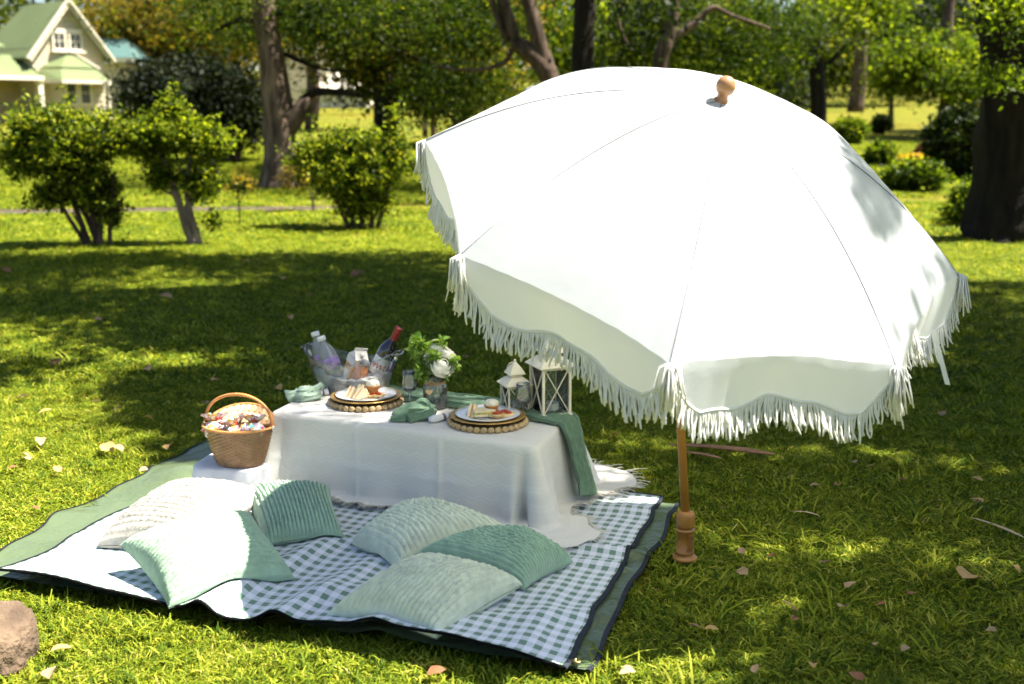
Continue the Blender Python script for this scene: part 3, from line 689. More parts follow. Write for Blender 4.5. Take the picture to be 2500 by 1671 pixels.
# bay window under its own two-tier green roof
bay = MB()
bp = [(0.55, 0), (0.85, -0.55), (2.15, -0.55), (2.45, 0)]
bay.add([(x, y, z) for z in (0, 1.95) for x, y in bp], [(0, 1, 5, 4), (1, 2, 6, 5), (2, 3, 7, 6)]).build('bay_wall', W_cream, house, False)
o = MB().add([(1.5, 0.0, 2.72), (0.35, -0.02, 2.12), (0.78, -0.72, 2.12), (2.22, -0.72, 2.12), (2.65, -0.02, 2.12)], [(0, 1, 2), (0, 2, 3), (0, 3, 4)]).build('bay_roof', R_green, house, False)
MB().bar((1.5, -0.06, 2.80), (2.75, -0.10, 2.12), 0.06, 0.2, (0, 1, 0)).build('bay_fascia', W_white, o, False)
MB().add([(0.75, -0.74, 2.06), (2.25, -0.74, 2.06), (2.5, -1.25, 1.62), (0.5, -1.25, 1.62), (2.7, 0, 2.06), (3.05, -0.1, 1.62), (0.3, 0, 2.06), (-.05, -.1, 1.62)], [(0, 1, 2, 3), (1, 4, 5, 2), (6, 0, 3, 7)]).build('bay_awning', R_green, house, False)
fm = MB()
def fringe_row(p, q, n, dz):
    p = np.array(p); q = np.array(q)
    for k in range(n):
        a = p+(q-p)*(k+.06)/n; b = p+(q-p)*(k+.94)/n; m_ = (a+b)/2
        fm.add([a, b, b-[0, 0, dz*.7], m_-[0, 0, dz], a-[0, 0, dz*.7]], [(0, 1, 2, 3, 4)])
fringe_row((0.5, -1.252, 1.63), (2.5, -1.252, 1.63), 22, 0.15); fringe_row((2.5, -1.25, 1.63), (3.05, -.1, 1.63), 12, 0.15); fringe_row((-.05, -.1, 1.63), (.5, -1.25, 1.63), 12, .15)
fm.build('awning_trim', W_white, house, False)
window(1.0, 1.4, 0.75, 1.55, -0.58, 1, 2, house, False); window(1.6, 2.0, 0.75, 1.55, -0.58, 1, 2, house, False)
MB().lathe([(0.0, 0), (.11, 0), (.11, .1), (.07, .2), (.07, 1.35), (.1, 1.45), (.1, 1.62), (0, 1.62)], 10, T((2.45, -1.2, 0))).build('awning_post', W_white, house)
# porch wing on the left
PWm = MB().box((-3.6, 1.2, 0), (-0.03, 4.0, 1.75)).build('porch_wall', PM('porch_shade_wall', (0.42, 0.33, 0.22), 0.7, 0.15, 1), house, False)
MB().add([(0, 0.35, 2.35), (0.0, -0.75, 1.72), (-4.5, -0.75, 1.72), (-4.5, 1.3, 2.6), (0, 1.3, 2.6)], [(0, 1, 2, 3, 4)]).build('porch_roof', R_green, house, False)
MB().bar((0.02, -0.78, 1.68), (-4.5, -0.78, 1.68), 0.05, 0.16).build('porch_fascia', W_white, house, False)
MB().box((-0.18, -0.72, 0), (0.0, -0.55, 1.62)).build('porch_post', W_white, house, False)
MB().box((-4.6, 1.3, 2.4), (-0.8, 3.5, 2.9)).build('clerestory_wall', W_cream, house, False)
MB().add([(-0.5, 1.0, 2.9), (-4.8, 1.0, 2.9), (-4.8, 2.4, 4.1), (-1.6, 2.4, 4.1), (-0.5, 3.6, 2.9)], [(0, 1, 2, 3), (0, 3, 4)]).build('rear_roof', R_green, house, False)
MB().box((-2.0, 2.2, 3.4), (-1.5, 2.7, 4.5)).build('chimney', R_teal, house, False)

h2 = thing('teal_roofed_house', 'house with teal hipped roof half hidden behind the cottage', 'house', tuple(base_at(250, 58)))
q = base_at(250, 58)
zr = at(250, 142, 58)[2]-q[2]; x0 = at(200, 100, 58)[0]-q[0]; x1 = at(328, 100, 58)[0]-q[0]; zt = at(250, 86, 58)[2]-q[2]
MB().box((x0, 0, 0), (x1-0.5, 5, zr-0.25)).build('wall', W_cream, h2, False)
MB().add([(x0, -.4, zr), (x1, -.4, zr), (x1, 5.4, zr), (x0, 5.4, zr), (x0, 2.5, zt), (x1-1.3, 2.5, zt)], [(0, 1, 5, 4), (1, 2, 5), (2, 3, 4, 5)]).build('roof', R_teal, h2, False)
MB().box((x0, -.45, zr-.22), (x1+.05, -.38, zr-.02)).build('fascia', W_white, h2, False)
MB().box((x0, .1, zr-.75), (x1-.4, .3, zr-.5)).build('lower_fascia', W_white, h2, False)
def far_house(label, px0, px1, py0, py1, Y, roof=True):
    a = at(px0, py1, Y); b = at(px1, py0, Y); bz = float(terrain(a[0], Y))
    t = thing('far_house', label, 'house', (a[0], Y, bz), 'far white houses')
    w_ = b[0]-a[0]; h_ = b[2]-bz
    MB().box((0, 0, 0), (w_, 4, h_)).build('wall', W_white, t, False)
    MB().add([(-.3, -.3, h_), (w_+.3, -.3, h_), (w_+.3, 4.3, h_), (-.3, 4.3, h_), (w_*.3, 2, h_+1), (w_*.7, 2, h_+1)], [(0, 1, 5, 4), (1, 2, 5), (2, 3, 4, 5), (3, 0, 4)]).build('roof', R_teal if roof else W_white, t, False)
    for k in range(2):
        xx = w_*(0.2+0.45*k); o = MB().box((xx, -.05, h_*.72), (xx+w_*.18, .02, h_*.9)).build('window', W_white, t, False)
        MB().box((xx+.08, -.06, h_*.73), (xx+w_*.18-.08, -.051, h_*.89)).build('pane', G_dark, o, False)
    return t
far_house('white house glimpsed right of the leaning grey trunk', 690, 790, 95, 165, 64)
far_house('white building with a balcony glimpsed left of the grey trunk', 420, 485, 150, 220, 60)
far_house('long low white building behind the dark hedge', 770, 895, 222, 252, 60, False)
for i, (px_, lab) in enumerate(((1038, 'pale wooden gate post beyond the shrub, left of the pair'), (1058, 'grey wooden gate post beyond the shrub, right of the pair'))):
    b = base_at(px_, 36); MB().box((-.09, -.09, 0), (.09, .09, 1.05), bev=.02).build('gate_post', B_pale if i == 0 else B_grey, None, False)
    o = bpy.context.scene.collection.objects[-1] if False else [q for q in COL.objects if q.name.startswith('gate_post')][-1]
    o.location = b; tag(o, lab, 'post', 'gate posts')

# ================================================================== picnic mat and ground sheet
MFL, MFR, MBR, MBL = g(-12, 1412, .04)[:2], g(1378, 1624, .04)[:2], g(1620, 1216, .04)[:2], np.array([-1.16, 4.92])
TFL_, TFR_, TBR_, TBL_ = g(-95, 1392, .03)[:2], g(1432, 1637, .03)[:2], g(1654, 1236, .03)[:2], np.array([-1.40, 4.97])
def bil(c, U, V_):
    a, b, c_, d = c
    U = U[..., None]; V_ = V_[..., None]
    return a*(1-U)*(1-V_) + b*U*(1-V_) + c_*U*V_ + d*(1-U)*V_
FOLDS = [((-0.92, 3.16), (-0.62, 3.75), .045, .05), ((-0.70, 3.06), (-0.45, 3.55), .035, .05), ((-0.55, 3.25), (0.05, 3.55), .018, .06), ((0.27, 3.15), (-0.35, 3.02), .012, .05), ((-1.5, 3.75), (-1.1, 3.6), .010, .06),
         ((0.42, 3.62), (-0.1, 3.75), .022, .035), ((0.36, 3.50), (0.05, 3.6), .015, .03), ((0.55, 4.0), (0.1, 4.15), .014, .04), ((-0.40, 3.0), (-0.25, 3.4), .020, .06), ((0.05, 2.95), (0.15, 3.35), .012, .05)]
def zfold(x, y):
    z = 0.034 + 0.006*n2(x, y, 4.0, 3) + 0.003*n2(x, y, 11, 4)
    for (a, b, h_, w_) in FOLDS:
        a = np.array(a); b = np.array(b); d = b-a; L2 = d @ d
        t = np.clip(((x-a[0])*d[0]+(y-a[1])*d[1])/L2, 0, 1)
        dd = np.hypot(x-a[0]-t*d[0], y-a[1]-t*d[1])
        z = z + h_*np.exp(-(dd/w_)**2)*(1-0.6*t)
    return z
def sheet(c, nu, nv, dz, edge=None):
    U, V_ = np.meshgrid(np.linspace(0, 1, nu), np.linspace(0, 1, nv), indexing='ij')
    P = bil(c, U, V_)
    if edge is not None: P = P + edge(U, V_, P)
    return U, V_, np.concatenate([P, (zfold(P[..., 0], P[..., 1])+dz)[..., None]], -1)
def gingham():
    m, t, out = newmat('gingham_cloth')
    tc = nd(t, 'ShaderNodeTexCoord'); sp = nd(t, 'ShaderNodeSeparateXYZ'); t.links.new(tc.outputs['UV'], sp.inputs[0])
    def band(o): return math_n(t, 'LESS_THAN', math_n(t, 'FRACT', math_n(t, 'MULTIPLY', o, 1/0.0435)), 0.5)
    bu, bv = band(sp.outputs[0]), band(sp.outputs[1])
    hatch = math_n(t, 'LESS_THAN', math_n(t, 'FRACT', math_n(t, 'MULTIPLY', math_n(t, 'ADD', sp.outputs[0], sp.outputs[1]), 420)), 0.5)
    both = math_n(t, 'MULTIPLY', bu, bv); one = math_n(t, 'MAXIMUM', bu, bv)
    green = (0.15, 0.245, 0.18); white = (0.74, 0.75, 0.82)
    f1 = math_n(t, 'MULTIPLY', one, math_n(t, 'MULTIPLY_ADD', hatch, 0.25))
    f1.node.inputs[1].default_value = 0.0
    half = mixc(t, 0.34, white, (0.20, 0.31, 0.25))
    c = mixc(t, one, white, half); c = mixc(t, both, c, green)
    princ(t, out, c, 0.7, normal=bump(t, noise(t, 14, 5), 0.25, 0.02), sheen=0.1, spec=0.3); return m
m_slate = PM('slate_binding', (0.030, 0.034, 0.045), 0.8, 0.2, 30, spec=0.1)
m_black = PM('black_backing', (0.006, 0.006, 0.006), 0.8, 0.2, 20, spec=0.05)
m_tarp = PM('green_tarpaulin', (0.10, 0.135, 0.07), 0.28, 0.12, 3, 0.5, 11, 0.03)
mat_t = thing('picnic_mat', 'green and white gingham picnic mat under the cushions and low table', 'mat')
def front_wave(U, V_, P):
    e = np.zeros(P.shape); k = (1-V_)**6
    e[..., 1] = k*(0.014*np.sin(U*9.5+0.6)+0.006*np.sin(U*23))-k*0.02
    e[..., 0] += (1-U)**6*0.02*np.sin(V_*14) + U**8*(0.004*np.sin(V_*17)+0.003*np.sin(V_*41))
    return e
MC = (MFL, MFR, MBR, MBL)
U, V_, Pm = sheet(MC, 170, 130, 0.012, front_wave)
Pm[..., 2] += 0.018*(1-V_)**10*(1+np.sin(U*9.5+0.6))
lu = np.linalg.norm(MFR-MFL); lv = np.linalg.norm(MBR-MFR)
MB().grid(Pm, np.stack([U*lu, V_*lv], -1)).build('gingham_top', gingham(), mat_t)
Pb = Pm.copy(); Pb[..., 2] -= 0.006
MB().grid(Pb[:, ::-1]).build('backing', m_black, mat_t)
def edge_strip(E, inward, wd, dz, drop=0.0):
    """a ribbon along the edge line E (n,3)"""
    I = E + inward*wd; I[:, 2] = E[:, 2]+dz
    O = E - inward*0.004; O[:, 2] = E[:, 2]+dz*0.3
    B = O.copy(); B[:, 2] -= 0.006+drop
    return np.stack([I+np.array([0, 0, .0005]), O, B], 1)
inn = lambda E, c: (lambda d: d/np.linalg.norm(d, axis=1)[:, None])(np.concatenate([(c-E[:, :2]), np.zeros((len(E), 1))], 1))
ctr = (MFL+MFR+MBR+MBL)/4
vdir = np.array([*(MBR-MFR)/lv, 0]); udir = np.array([*(MFR-MFL)/lu, 0])
for E, iv, drop, mt in ((Pm[:, 0], vdir, -0.001, m_black), (Pm[0, :], udir, 0.0, m_slate), (Pm[-1, :], -udir, 0.0, m_slate), (Pm[:, -1], -vdir, 0.0, m_slate)):
    MB().grid(edge_strip(E.copy(), np.broadcast_to(iv, E.shape), 0.003 if drop else 0.010, 0.0025, drop)).build('binding', mt, mat_t)

tarp_t = thing('ground_sheet', 'plain green waterproof ground sheet showing past both sides of the gingham mat', 'ground sheet')
def tarp_edge(U, V_, P):
    e = np.zeros(P.shape)
    e[..., 0] = U**10*(0.008*np.sin(V_*9+1)+0.005*np.sin(V_*27)) + (1-U)**10*(0.022*np.sin(V_*13)+0.012*np.sin(V_*31))
    return e
U, V_, Pt = sheet((TFL_, TFR_, TBR_, TBL_), 150, 110, -0.004, tarp_edge)
Pt[..., 2] += 0.014*(np.abs(2*U-1)**14)*(0.5+0.9*n2(Pt[..., 0], Pt[..., 1], 9, 8)) 
Pt[..., 2] += 0.05*np.exp(-(((Pt[..., 0]+1.36)/0.12)**2+((Pt[..., 1]-4.46)/0.16)**2))
MB().grid(Pt, np.stack([U*2, V_*1.5], -1)).build('sheet', m_tarp, tarp_t)
for E, iv in ((Pt[0, :], udir), (Pt[-1, :], -udir)):
    MB().grid(edge_strip(E.copy(), np.broadcast_to(iv, E.shape), 0.008, 0.003, 0.002)).build('hem_binding', m_slate, tarp_t)
q = g(1408, 1616, .045)
MB().lathe([(0.009, 0), (0.012, 0.001), (0.012, 0.004), (0.006, 0.005), (0.006, 0.001)], 16, T(q)).build('grommet', PM('brass', (0.55, 0.40, 0.14), 0.3, 0.1, 20, metal=1.0), tarp_t)

# ================================================================== grass
def grass_material():
    m, t, out = newmat('grass_blades')
    oi = nd(t, 'ShaderNodeObjectInfo'); a = nd(t, 'ShaderNodeAttribute', attribute_name='rnd')
    f = math_n(t, 'ADD', math_n(t, 'MULTIPLY', a.outputs['Fac'], 0.72), math_n(t, 'MULTIPLY', oi.outputs['Random'], 0.28))
    c = ramp(t, f, [(0.0, (0.018, 0.048, 0.004)), (0.3, (0.097, 0.155, 0.010)), (0.65, (0.262, 0.318, 0.020)), (0.9, (0.47, 0.45, 0.06)), (1, (0.60, 0.48, 0.22))])
    tc = mixc(t, 1.0, c, (1.0, 0.9, 0.3), 'MULTIPLY'); h = nd(t, 'ShaderNodeHueSaturation'); h.inputs['Value'].default_value = 1.5; t.links.new(tc, h.inputs['Color'])
    princ(t, out, c, 0.6, trans=0.42, tcol=h.outputs[0], spec=0.12); return m
m_grass = grass_material()
tuft_col = bpy.data.collections.new('grass_tufts')
def tuft(seed, nb, rad, hmin, hmax, wd):
    r = np.random.default_rng(seed); V = []; F = []; rn = []
    for b in range(nb):
        q = r.random()*2*PI; d0 = r.random()**.5*rad; p = np.array([math.cos(q)*d0, math.sin(q)*d0, -0.005])
        yaw = r.random()*2*PI; h_ = r.uniform(hmin, hmax); lean = r.uniform(0.35, 1.5)*h_; w_ = wd*r.uniform(.6, 1.3)
        d = np.array([math.cos(yaw), math.sin(yaw), 0]); s_ = np.array([-d[1], d[0], 0]); o = len(V)
        tw = r.uniform(-.6, .6)
        for k, (f, ww) in enumerate(((0, .8), (.4, 1.0), (.75, .75))):
            c = p + d*lean*f**1.7 + np.array([0, 0, h_*(f-0.35*f*f)]); sv = s_*math.cos(tw*f)+np.array([0, 0, math.sin(tw*f)])
            V += [c-sv*w_*ww/2, c+sv*w_*ww/2]
        V.append(p + d*lean + np.array([0, 0, h_*(0.62-0.25*lean/h_*r.random())]))
        F += [(o, o+1, o+3, o+2), (o+2, o+3, o+5, o+4), (o+4, o+5, o+6)]; v = r.random()**1.2; rn += [v]*3
    me = bpy.data.meshes.new('tuft'); me.from_pydata(V, [], F)
    at_ = me.attributes.new('rnd', 'FLOAT', 'FACE'); at_.data.foreach_set('value', np.array(rn, np.float32)); me.materials.append(m_grass)
    o = bpy.data.objects.new('tuft%02d' % seed, me); tuft_col.objects.link(o)
for k in range(5): tuft(k, 32, 0.06, 0.022, 0.054, 0.0050)
for k in range(5, 7): tuft(k, 22, 0.05, 0.05, 0.11, 0.0058)
for k in range(7, 10): tuft(k, 40, 0.11, 0.03, 0.06, 0.009)
def inside(P, poly):
    x, y = P[:, 0], P[:, 1]; c = np.zeros(len(P), bool); n = len(poly)
    for i in range(n):
        a, b = poly[i], poly[(i+1) % n]
        k = ((a[1] > y) != (b[1] > y)) & (x < (b[0]-a[0])*(y-a[1])/(b[1]-a[1]+1e-12)+a[0]); c ^= k
    return c
gp = []; gs = []; gi = []
def scatter(n, y0, y1, smin, smax, ids, wts, half=0.50):
    r = rng; y = np.sqrt(r.uniform(y0*y0, y1*y1, n)); x = r.uniform(-1, 1, n)*(half*y+0.3)
    gp.append(np.stack([x, y], -1)); gs.append(r.uniform(smin, smax, n)*(1+0.25*n2(x, y, 1.3, 12))); gi.append(r.choice(ids, n, p=wts))
scatter(19000, 2.2, 6.2, 0.62, 1.08, [0, 1, 2, 3, 4, 5, 6], [.19]*5+[.025]*2)
scatter(26000, 6.0, 14.0, 0.8, 1.4, [0, 1, 2, 3, 4, 5, 6, 7, 8, 9], [.13]*5+[.03]*2+[.29/3]*3)
scatter(12000, 13.5, 34.0, 1.3, 2.2, [7, 8, 9], [1/3]*3, 0.52)
gp = np.concatenate(gp); gs = np.concatenate(gs); gi = np.concatenate(gi)
hull = [MFL+[.02, .02], MFR+[-.02, .03], TBR_+[-.03, -.02], TBL_, TFL_+[.04, .04]]
hull2 = [TFL_+[.02, .02], TFR_+[0, .0], TBR_+[.005, -.01], TBL_+[.02, 0]]
yp = 17.4+0.165*(gp[:, 0]+7.7)
keep = ~inside(gp, hull) & ~inside(gp, hull2) & (np.abs(gp[:, 1]-yp) > 0.46)
gp, gs, gi = gp[keep], gs[keep], gi[keep]
gm = bpy.data.meshes.new('grass'); n = len(gp); gm.vertices.add(n)
gz = terrain(gp[:, 0], gp[:, 1]) + 0.02*n2(gp[:, 0], gp[:, 1], 0.5)*sstep(7, 14, gp[:, 1])
gm.vertices.foreach_set('co', np.stack([gp[:, 0], gp[:, 1], gz], -1).astype(np.float32).ravel())
for nm, ty, val in (('g_scale', 'FLOAT', gs.astype(np.float32)), ('g_yaw', 'FLOAT', (rng.random(n)*2*PI).astype(np.float32)), ('g_idx', 'INT', gi.astype(np.int32))):
    a = gm.attributes.new(nm, ty, 'POINT'); a.data.foreach_set('value', val)
grass = bpy.data.objects.new('grass', gm); COL.objects.link(grass)
tag(grass, 'short sunlit and shaded lawn grass covering the park ground', 'grass', kind='stuff')
ng = bpy.data.node_groups.new('grass_instances', 'GeometryNodeTree')
ng.interface.new_socket('Geometry', in_out='INPUT', socket_type='NodeSocketGeometry'); ng.interface.new_socket('Geometry', in_out='OUTPUT', socket_type='NodeSocketGeometry')
gi_, go_ = ng.nodes.new('NodeGroupInput'), ng.nodes.new('NodeGroupOutput')
iop = ng.nodes.new('GeometryNodeInstanceOnPoints'); ci = ng.nodes.new('GeometryNodeCollectionInfo'); ci.inputs['Collection'].default_value = tuft_col
ci.inputs['Separate Children'].default_value = True; ci.inputs['Reset Children'].default_value = True
def na(nm, ty):
    q = ng.nodes.new('GeometryNodeInputNamedAttribute'); q.data_type = ty; q.inputs[0].default_value = nm; return q.outputs[0]
cx_ = ng.nodes.new('ShaderNodeCombineXYZ'); e2r = ng.nodes.new('FunctionNodeEulerToRotation')
ng.links.new(na('g_yaw', 'FLOAT'), cx_.inputs[2]); ng.links.new(cx_.outputs[0], e2r.inputs[0])
ng.links.new(gi_.outputs[0], iop.inputs['Points']); ng.links.new(ci.outputs[0], iop.inputs['Instance'])
iop.inputs['Pick Instance'].default_value = True
ng.links.new(na('g_idx', 'INT'), iop.inputs['Instance Index']); ng.links.new(e2r.outputs[0], iop.inputs['Rotation']); ng.links.new(na('g_scale', 'FLOAT'), iop.inputs['Scale'])
ng.links.new(iop.outputs[0], go_.inputs[0])
md = grass.modifiers.new('grass', 'NODES'); md.node_group = ng

# ================================================================== cushions
def cushion_mat(name, col_):
    m, t, out = newmat(name)
    c = ramp(t, noise(t, 30, 5), [(0.3, tuple(x*0.86 for x in col_)), (0.7, tuple(min(1, x*1.12) for x in col_))])
    princ(t, out, c, 0.95, normal=bump(t, noise(t, 160, 4), 0.6, 0.004), sheen=0.3, spec=0.15); return m
m_mint = cushion_mat('mint_corduroy', (0.34, 0.49, 0.34)); m_pale = cushion_mat('pale_sage_corduroy', (0.68, 0.73, 0.55)); m_cream = cushion_mat('cream_corduroy', (0.34, 0.325, 0.28))
def cushion(label, cs, Tk, mat, ribs=21, along=0, seed=0, dent=None):
    """cs: four corner points (x, y, z) in order; ribs run along v (along=0) or u"""
    c = [np.array(q, float) for q in cs]
    nu, nv = ribs*6+1, 84
    U, V_ = np.meshgrid(np.linspace(-1, 1, nu), np.linspace(-1, 1, nv), indexing='ij')
    A_, B_ = (U, V_) if along == 0 else (V_, U)
    bow = 0.085
    u2 = A_*(1-bow*(1-B_**2)); v2 = B_*(1-bow*(1-A_**2))
    P = bil(c, (u2+1)/2, (v2+1)/2)
    N = np.cross(c[1]-c[0]+c[2]-c[3], c[3]-c[0]+c[2]-c[1]); N /= np.linalg.norm(N); N *= 1 if N[2] > 0 else -1
    th_ = Tk*np.maximum((1-U**2)*(1-V_**2), 0)**0.40
    rib = np.abs(np.cos(U*ribs*PI/2))**0.42
    fl = 0.5+0.5*vnoise(np.stack([U*ribs*0.5, V_*21+np.floor((U*ribs+ribs)/2)*3.7, U*0+seed], -1), seed)
    dd = (0.0135*rib*(0.55+0.75*fl))*np.maximum(1-np.maximum(np.abs(U), np.abs(V_))**12, 0.15)
    lump = 1+0.10*n2(A_*1.5, B_*1.5, 1.2, seed)
    if dent is not None: lump = lump-dent[2]*np.exp(-((A_-dent[0])**2+(B_-dent[1])**2)/0.18)
    top = P + N*((th_*0.66*lump+dd)[..., None]); bot = P - N*((th_*0.34)[..., None])
    zf = zfold(bot[..., 0], bot[..., 1])+0.016
    bot[..., 2] = np.maximum(bot[..., 2], zf); top[..., 2] = np.maximum(top[..., 2], zfold(top[..., 0], top[..., 1])+0.020)
    o = P.reshape(-1, 3).mean(0); o[2] = bot[..., 2].min()
    V = np.concatenate([top.reshape(-1, 3), bot.reshape(-1, 3)]) - o; k = nu*nv; F = []
    idx = np.arange(k).reshape(nu, nv)
    q = np.stack([idx[:-1, :-1], idx[1:, :-1], idx[1:, 1:], idx[:-1, 1:]], -1).reshape(-1, 4)
    t_ = np.array([top[1, 0]-top[0, 0], top[0, 1]-top[0, 0]]); 
    if np.cross(top[-1, nv//2]-top[0, nv//2], top[nu//2, -1]-top[nu//2, 0])[2] < 0: q = q[:, ::-1]
    ob = link_mesh('cushion', V, np.concatenate([q, q[:, ::-1]+k]), mat, None, True)
    ob.location = o; return tag(ob, label, 'cushion', 'corduroy cushions on the picnic mat')
Gz = lambda px, py, z: g(px, py, z)
cushion('cream corduroy cushion lying in full sun on the mat', [Gz(236, 1335, .06), Gz(465, 1345, .09), Gz(660, 1212, .13), Gz(425, 1193, .10)], .16, m_cream, 20, 1, 1)
cushion('mint green corduroy cushion propped behind the cream one against the table', [Gz(645, 1332, .06), Gz(840, 1312, .06), Gz(808, 1197, .12), Gz(585, 1202, .12)], .135, m_mint, 20, 0, 2)
cushion('mint green corduroy cushion half in sun, leaning on the cream one', [Gz(412, 1487, .05), Gz(722, 1416, .05), Gz(612, 1262, .15), Gz(292, 1332, .15)], .17, m_mint, 22, 1, 3)
cushion('pale sage corduroy cushion nearest the front of the table', [Gz(970, 1392, .06), Gz(1246, 1296, .09), Gz(1035, 1242, .10), Gz(858, 1328, .06)], .16, m_pale, 21, 0, 4)
cushion('mint green corduroy cushion squeezed between the two pale sage ones', [Gz(1282, 1440, .06), Gz(1400, 1374, .06), Gz(1215, 1308, .12), Gz(1020, 1352, .12)], .15, m_mint, 21, 0, 5, (-0.3, 0.1, 0.35))
cushion('pale sage corduroy cushion lying nearest the front edge of the mat', [Gz(1066, 1565, .05), Gz(1277, 1428, .09), Gz(1028, 1372, .14), Gz(793, 1508, .05)], .17, m_pale, 22, 1, 6)

# ================================================================== low table, cloth and runner
TO = np.array([-0.950, 4.348]); TU = np.array([0.902, -0.431]); TV = np.array([0.30, 0.954]); TL, TD, TZ = 1.147, 0.52, 0.345
TA = math.atan2(TU[1], TU[0])
def tp(u, v, z=TZ): p = TO+TU*u+TV*v; return np.array([p[0], p[1], z])
m_wood = PM('light_wood', (0.45, 0.30, 0.17), 0.5, 0.2, 6)
tb = thing('low_table', 'low folding table hidden under the cream cloth', 'table', (TO[0], TO[1], 0))
def tbox(u0, v0, z0, u1, v1, z1):
    m_ = MB().box((u0, v0, z0), (u1, v1, z1)); V = m_.V[0]; m_.V[0] = np.concatenate([V[:, :1]*TU+V[:, 1:2]*TV, V[:, 2:]], 1); return m_
tbox(.02, .02, .31, TL-.02, TD-.02, .334).build('table_top', m_wood, tb, False)
for a in (0.08, TL-.08):
    for b in (0.06, TD-.06): tbox(a-.018, b-.018, .055, a+.018, b+.018, .309).build('leg', m_wood, tb, False)

def cloth_mat(name, col_, emb=0.3):
    m, t, out = newmat(name)
    tc = nd(t, 'ShaderNodeTexCoord'); sp = nd(t, 'ShaderNodeSeparateXYZ'); t.links.new(tc.outputs['UV'], sp.inputs[0])
    def tri(o, s_): return math_n(t, 'PINGPONG', math_n(t, 'MULTIPLY', o, s_), 1.0)
    zig = math_n(t, 'ADD', math_n(t, 'MULTIPLY', tri(sp.outputs[0], 30.0), 1.0), math_n(t, 'MULTIPLY', sp.outputs[1], 62.0))
    lines = math_n(t, 'PINGPONG', zig, 0.5)
    blk = math_n(t, 'GREATER_THAN', math_n(t, 'FRACT', math_n(t, 'MULTIPLY', zig, 0.25)), 0.55)
    slub = noise(t, 1, 4, vec=None)
    mp = nd(t, 'ShaderNodeMapping'); mp.inputs['Scale'].default_value = (60, 420, 1); t.links.new(tc.outputs['UV'], mp.inputs[0])
    sl_ = noise(t, 1.0, 3, vec=mp.outputs[0])
    hgt = math_n(t, 'ADD', math_n(t, 'MULTIPLY', math_n(t, 'MULTIPLY', lines, blk), 1.0), math_n(t, 'MULTIPLY', sl_, 0.9))
    c = ramp(t, hgt, [(0.2, tuple(x*0.94 for x in col_)), (0.8, col_)])
    princ(t, out, c, 0.9, normal=bump(t, hgt, emb, 0.004), trans=0.12, sheen=0.1, spec=0.2); return m
m_cloth = cloth_mat('cream_woven_cloth', (0.86, 0.82, 0.74))
# walk round the rounded table edge
def rrect(L_, D_, r, n):
    segs = [((r, 0), (L_-r, 0)), ('c', (L_-r, r), -PI/2), ((L_, r), (L_, D_-r)), ('c', (L_-r, D_-r), 0), ((L_-r, D_), (r, D_)), ('c', (r, D_-r), PI/2), ((0, D_-r), (0, r)), ('c', (r, r), PI)]
    pts, nor = [], []
    for s_ in segs:
        if s_[0] == 'c':
            for k in range(14):
                a = s_[2]+PI/2*k/14; pts.append((s_[1][0]+r*math.cos(a), s_[1][1]+r*math.sin(a))); nor.append((math.cos(a), math.sin(a)))
        else:
            a, b = np.array(s_[0]), np.array(s_[1]); m = max(6, int(np.linalg.norm(b-a)*n)); d = (b-a)/np.linalg.norm(b-a)
            for k in range(m): pts.append(tuple(a+(b-a)*k/m)); nor.append((d[1], -d[0]))
    return np.array(pts), np.array(nor)
pp, nn_ = rrect(TL, TD, 0.022, 240); ns = len(pp)
arc = np.concatenate([[0], np.cumsum(np.linalg.norm(np.diff(pp, axis=0), axis=1))])
def corner_w(cx, cy_, wd=0.10): return np.exp(-(((pp[:, 0]-cx)**2+(pp[:, 1]-cy_)**2)/wd**2))
cFL, cFR, cBR, cBL = corner_w(0, 0), corner_w(TL, 0), corner_w(TL, TD), corner_w(0, TD)
front = (np.abs(nn_[:, 1]+1) < .3); rightend = np.abs(nn_[:, 0]-1) < .3; leftend = np.abs(nn_[:, 0]+1) < .3
drop = 0.30
flare = 0.055 + 0.30*cFL + 0.05*cFR + 0.20*cBR + 0.2*cBL + np.where(leftend, 0.18, 0) + np.where(rightend, 0.10, 0)
flare = np.convolve(np.concatenate([flare[-8:], flare, flare[:8]]), np.ones(17)/17, 'valid')
extra = 0.03 + 0.10*cFR + 0.09*cBR + 0.05*cFL + np.where(front, 0.02, 0)*1.0
extra = np.convolve(np.concatenate([extra[-6:], extra, extra[:6]]), np.ones(13)/13, 'valid')
rings = []; uvs = []
for f in (0.0, 0.4, 0.8, 0.985):
    c = np.array([TL/2, TD/2]); q = c+(pp-c)*f
    rings.append(np.stack([q[:, 0], q[:, 1], np.full(ns, TZ)+0.0008*n2(q[:, 0], q[:, 1], 14, 2)], -1)); uvs.append(q.copy())
nt_ = 34
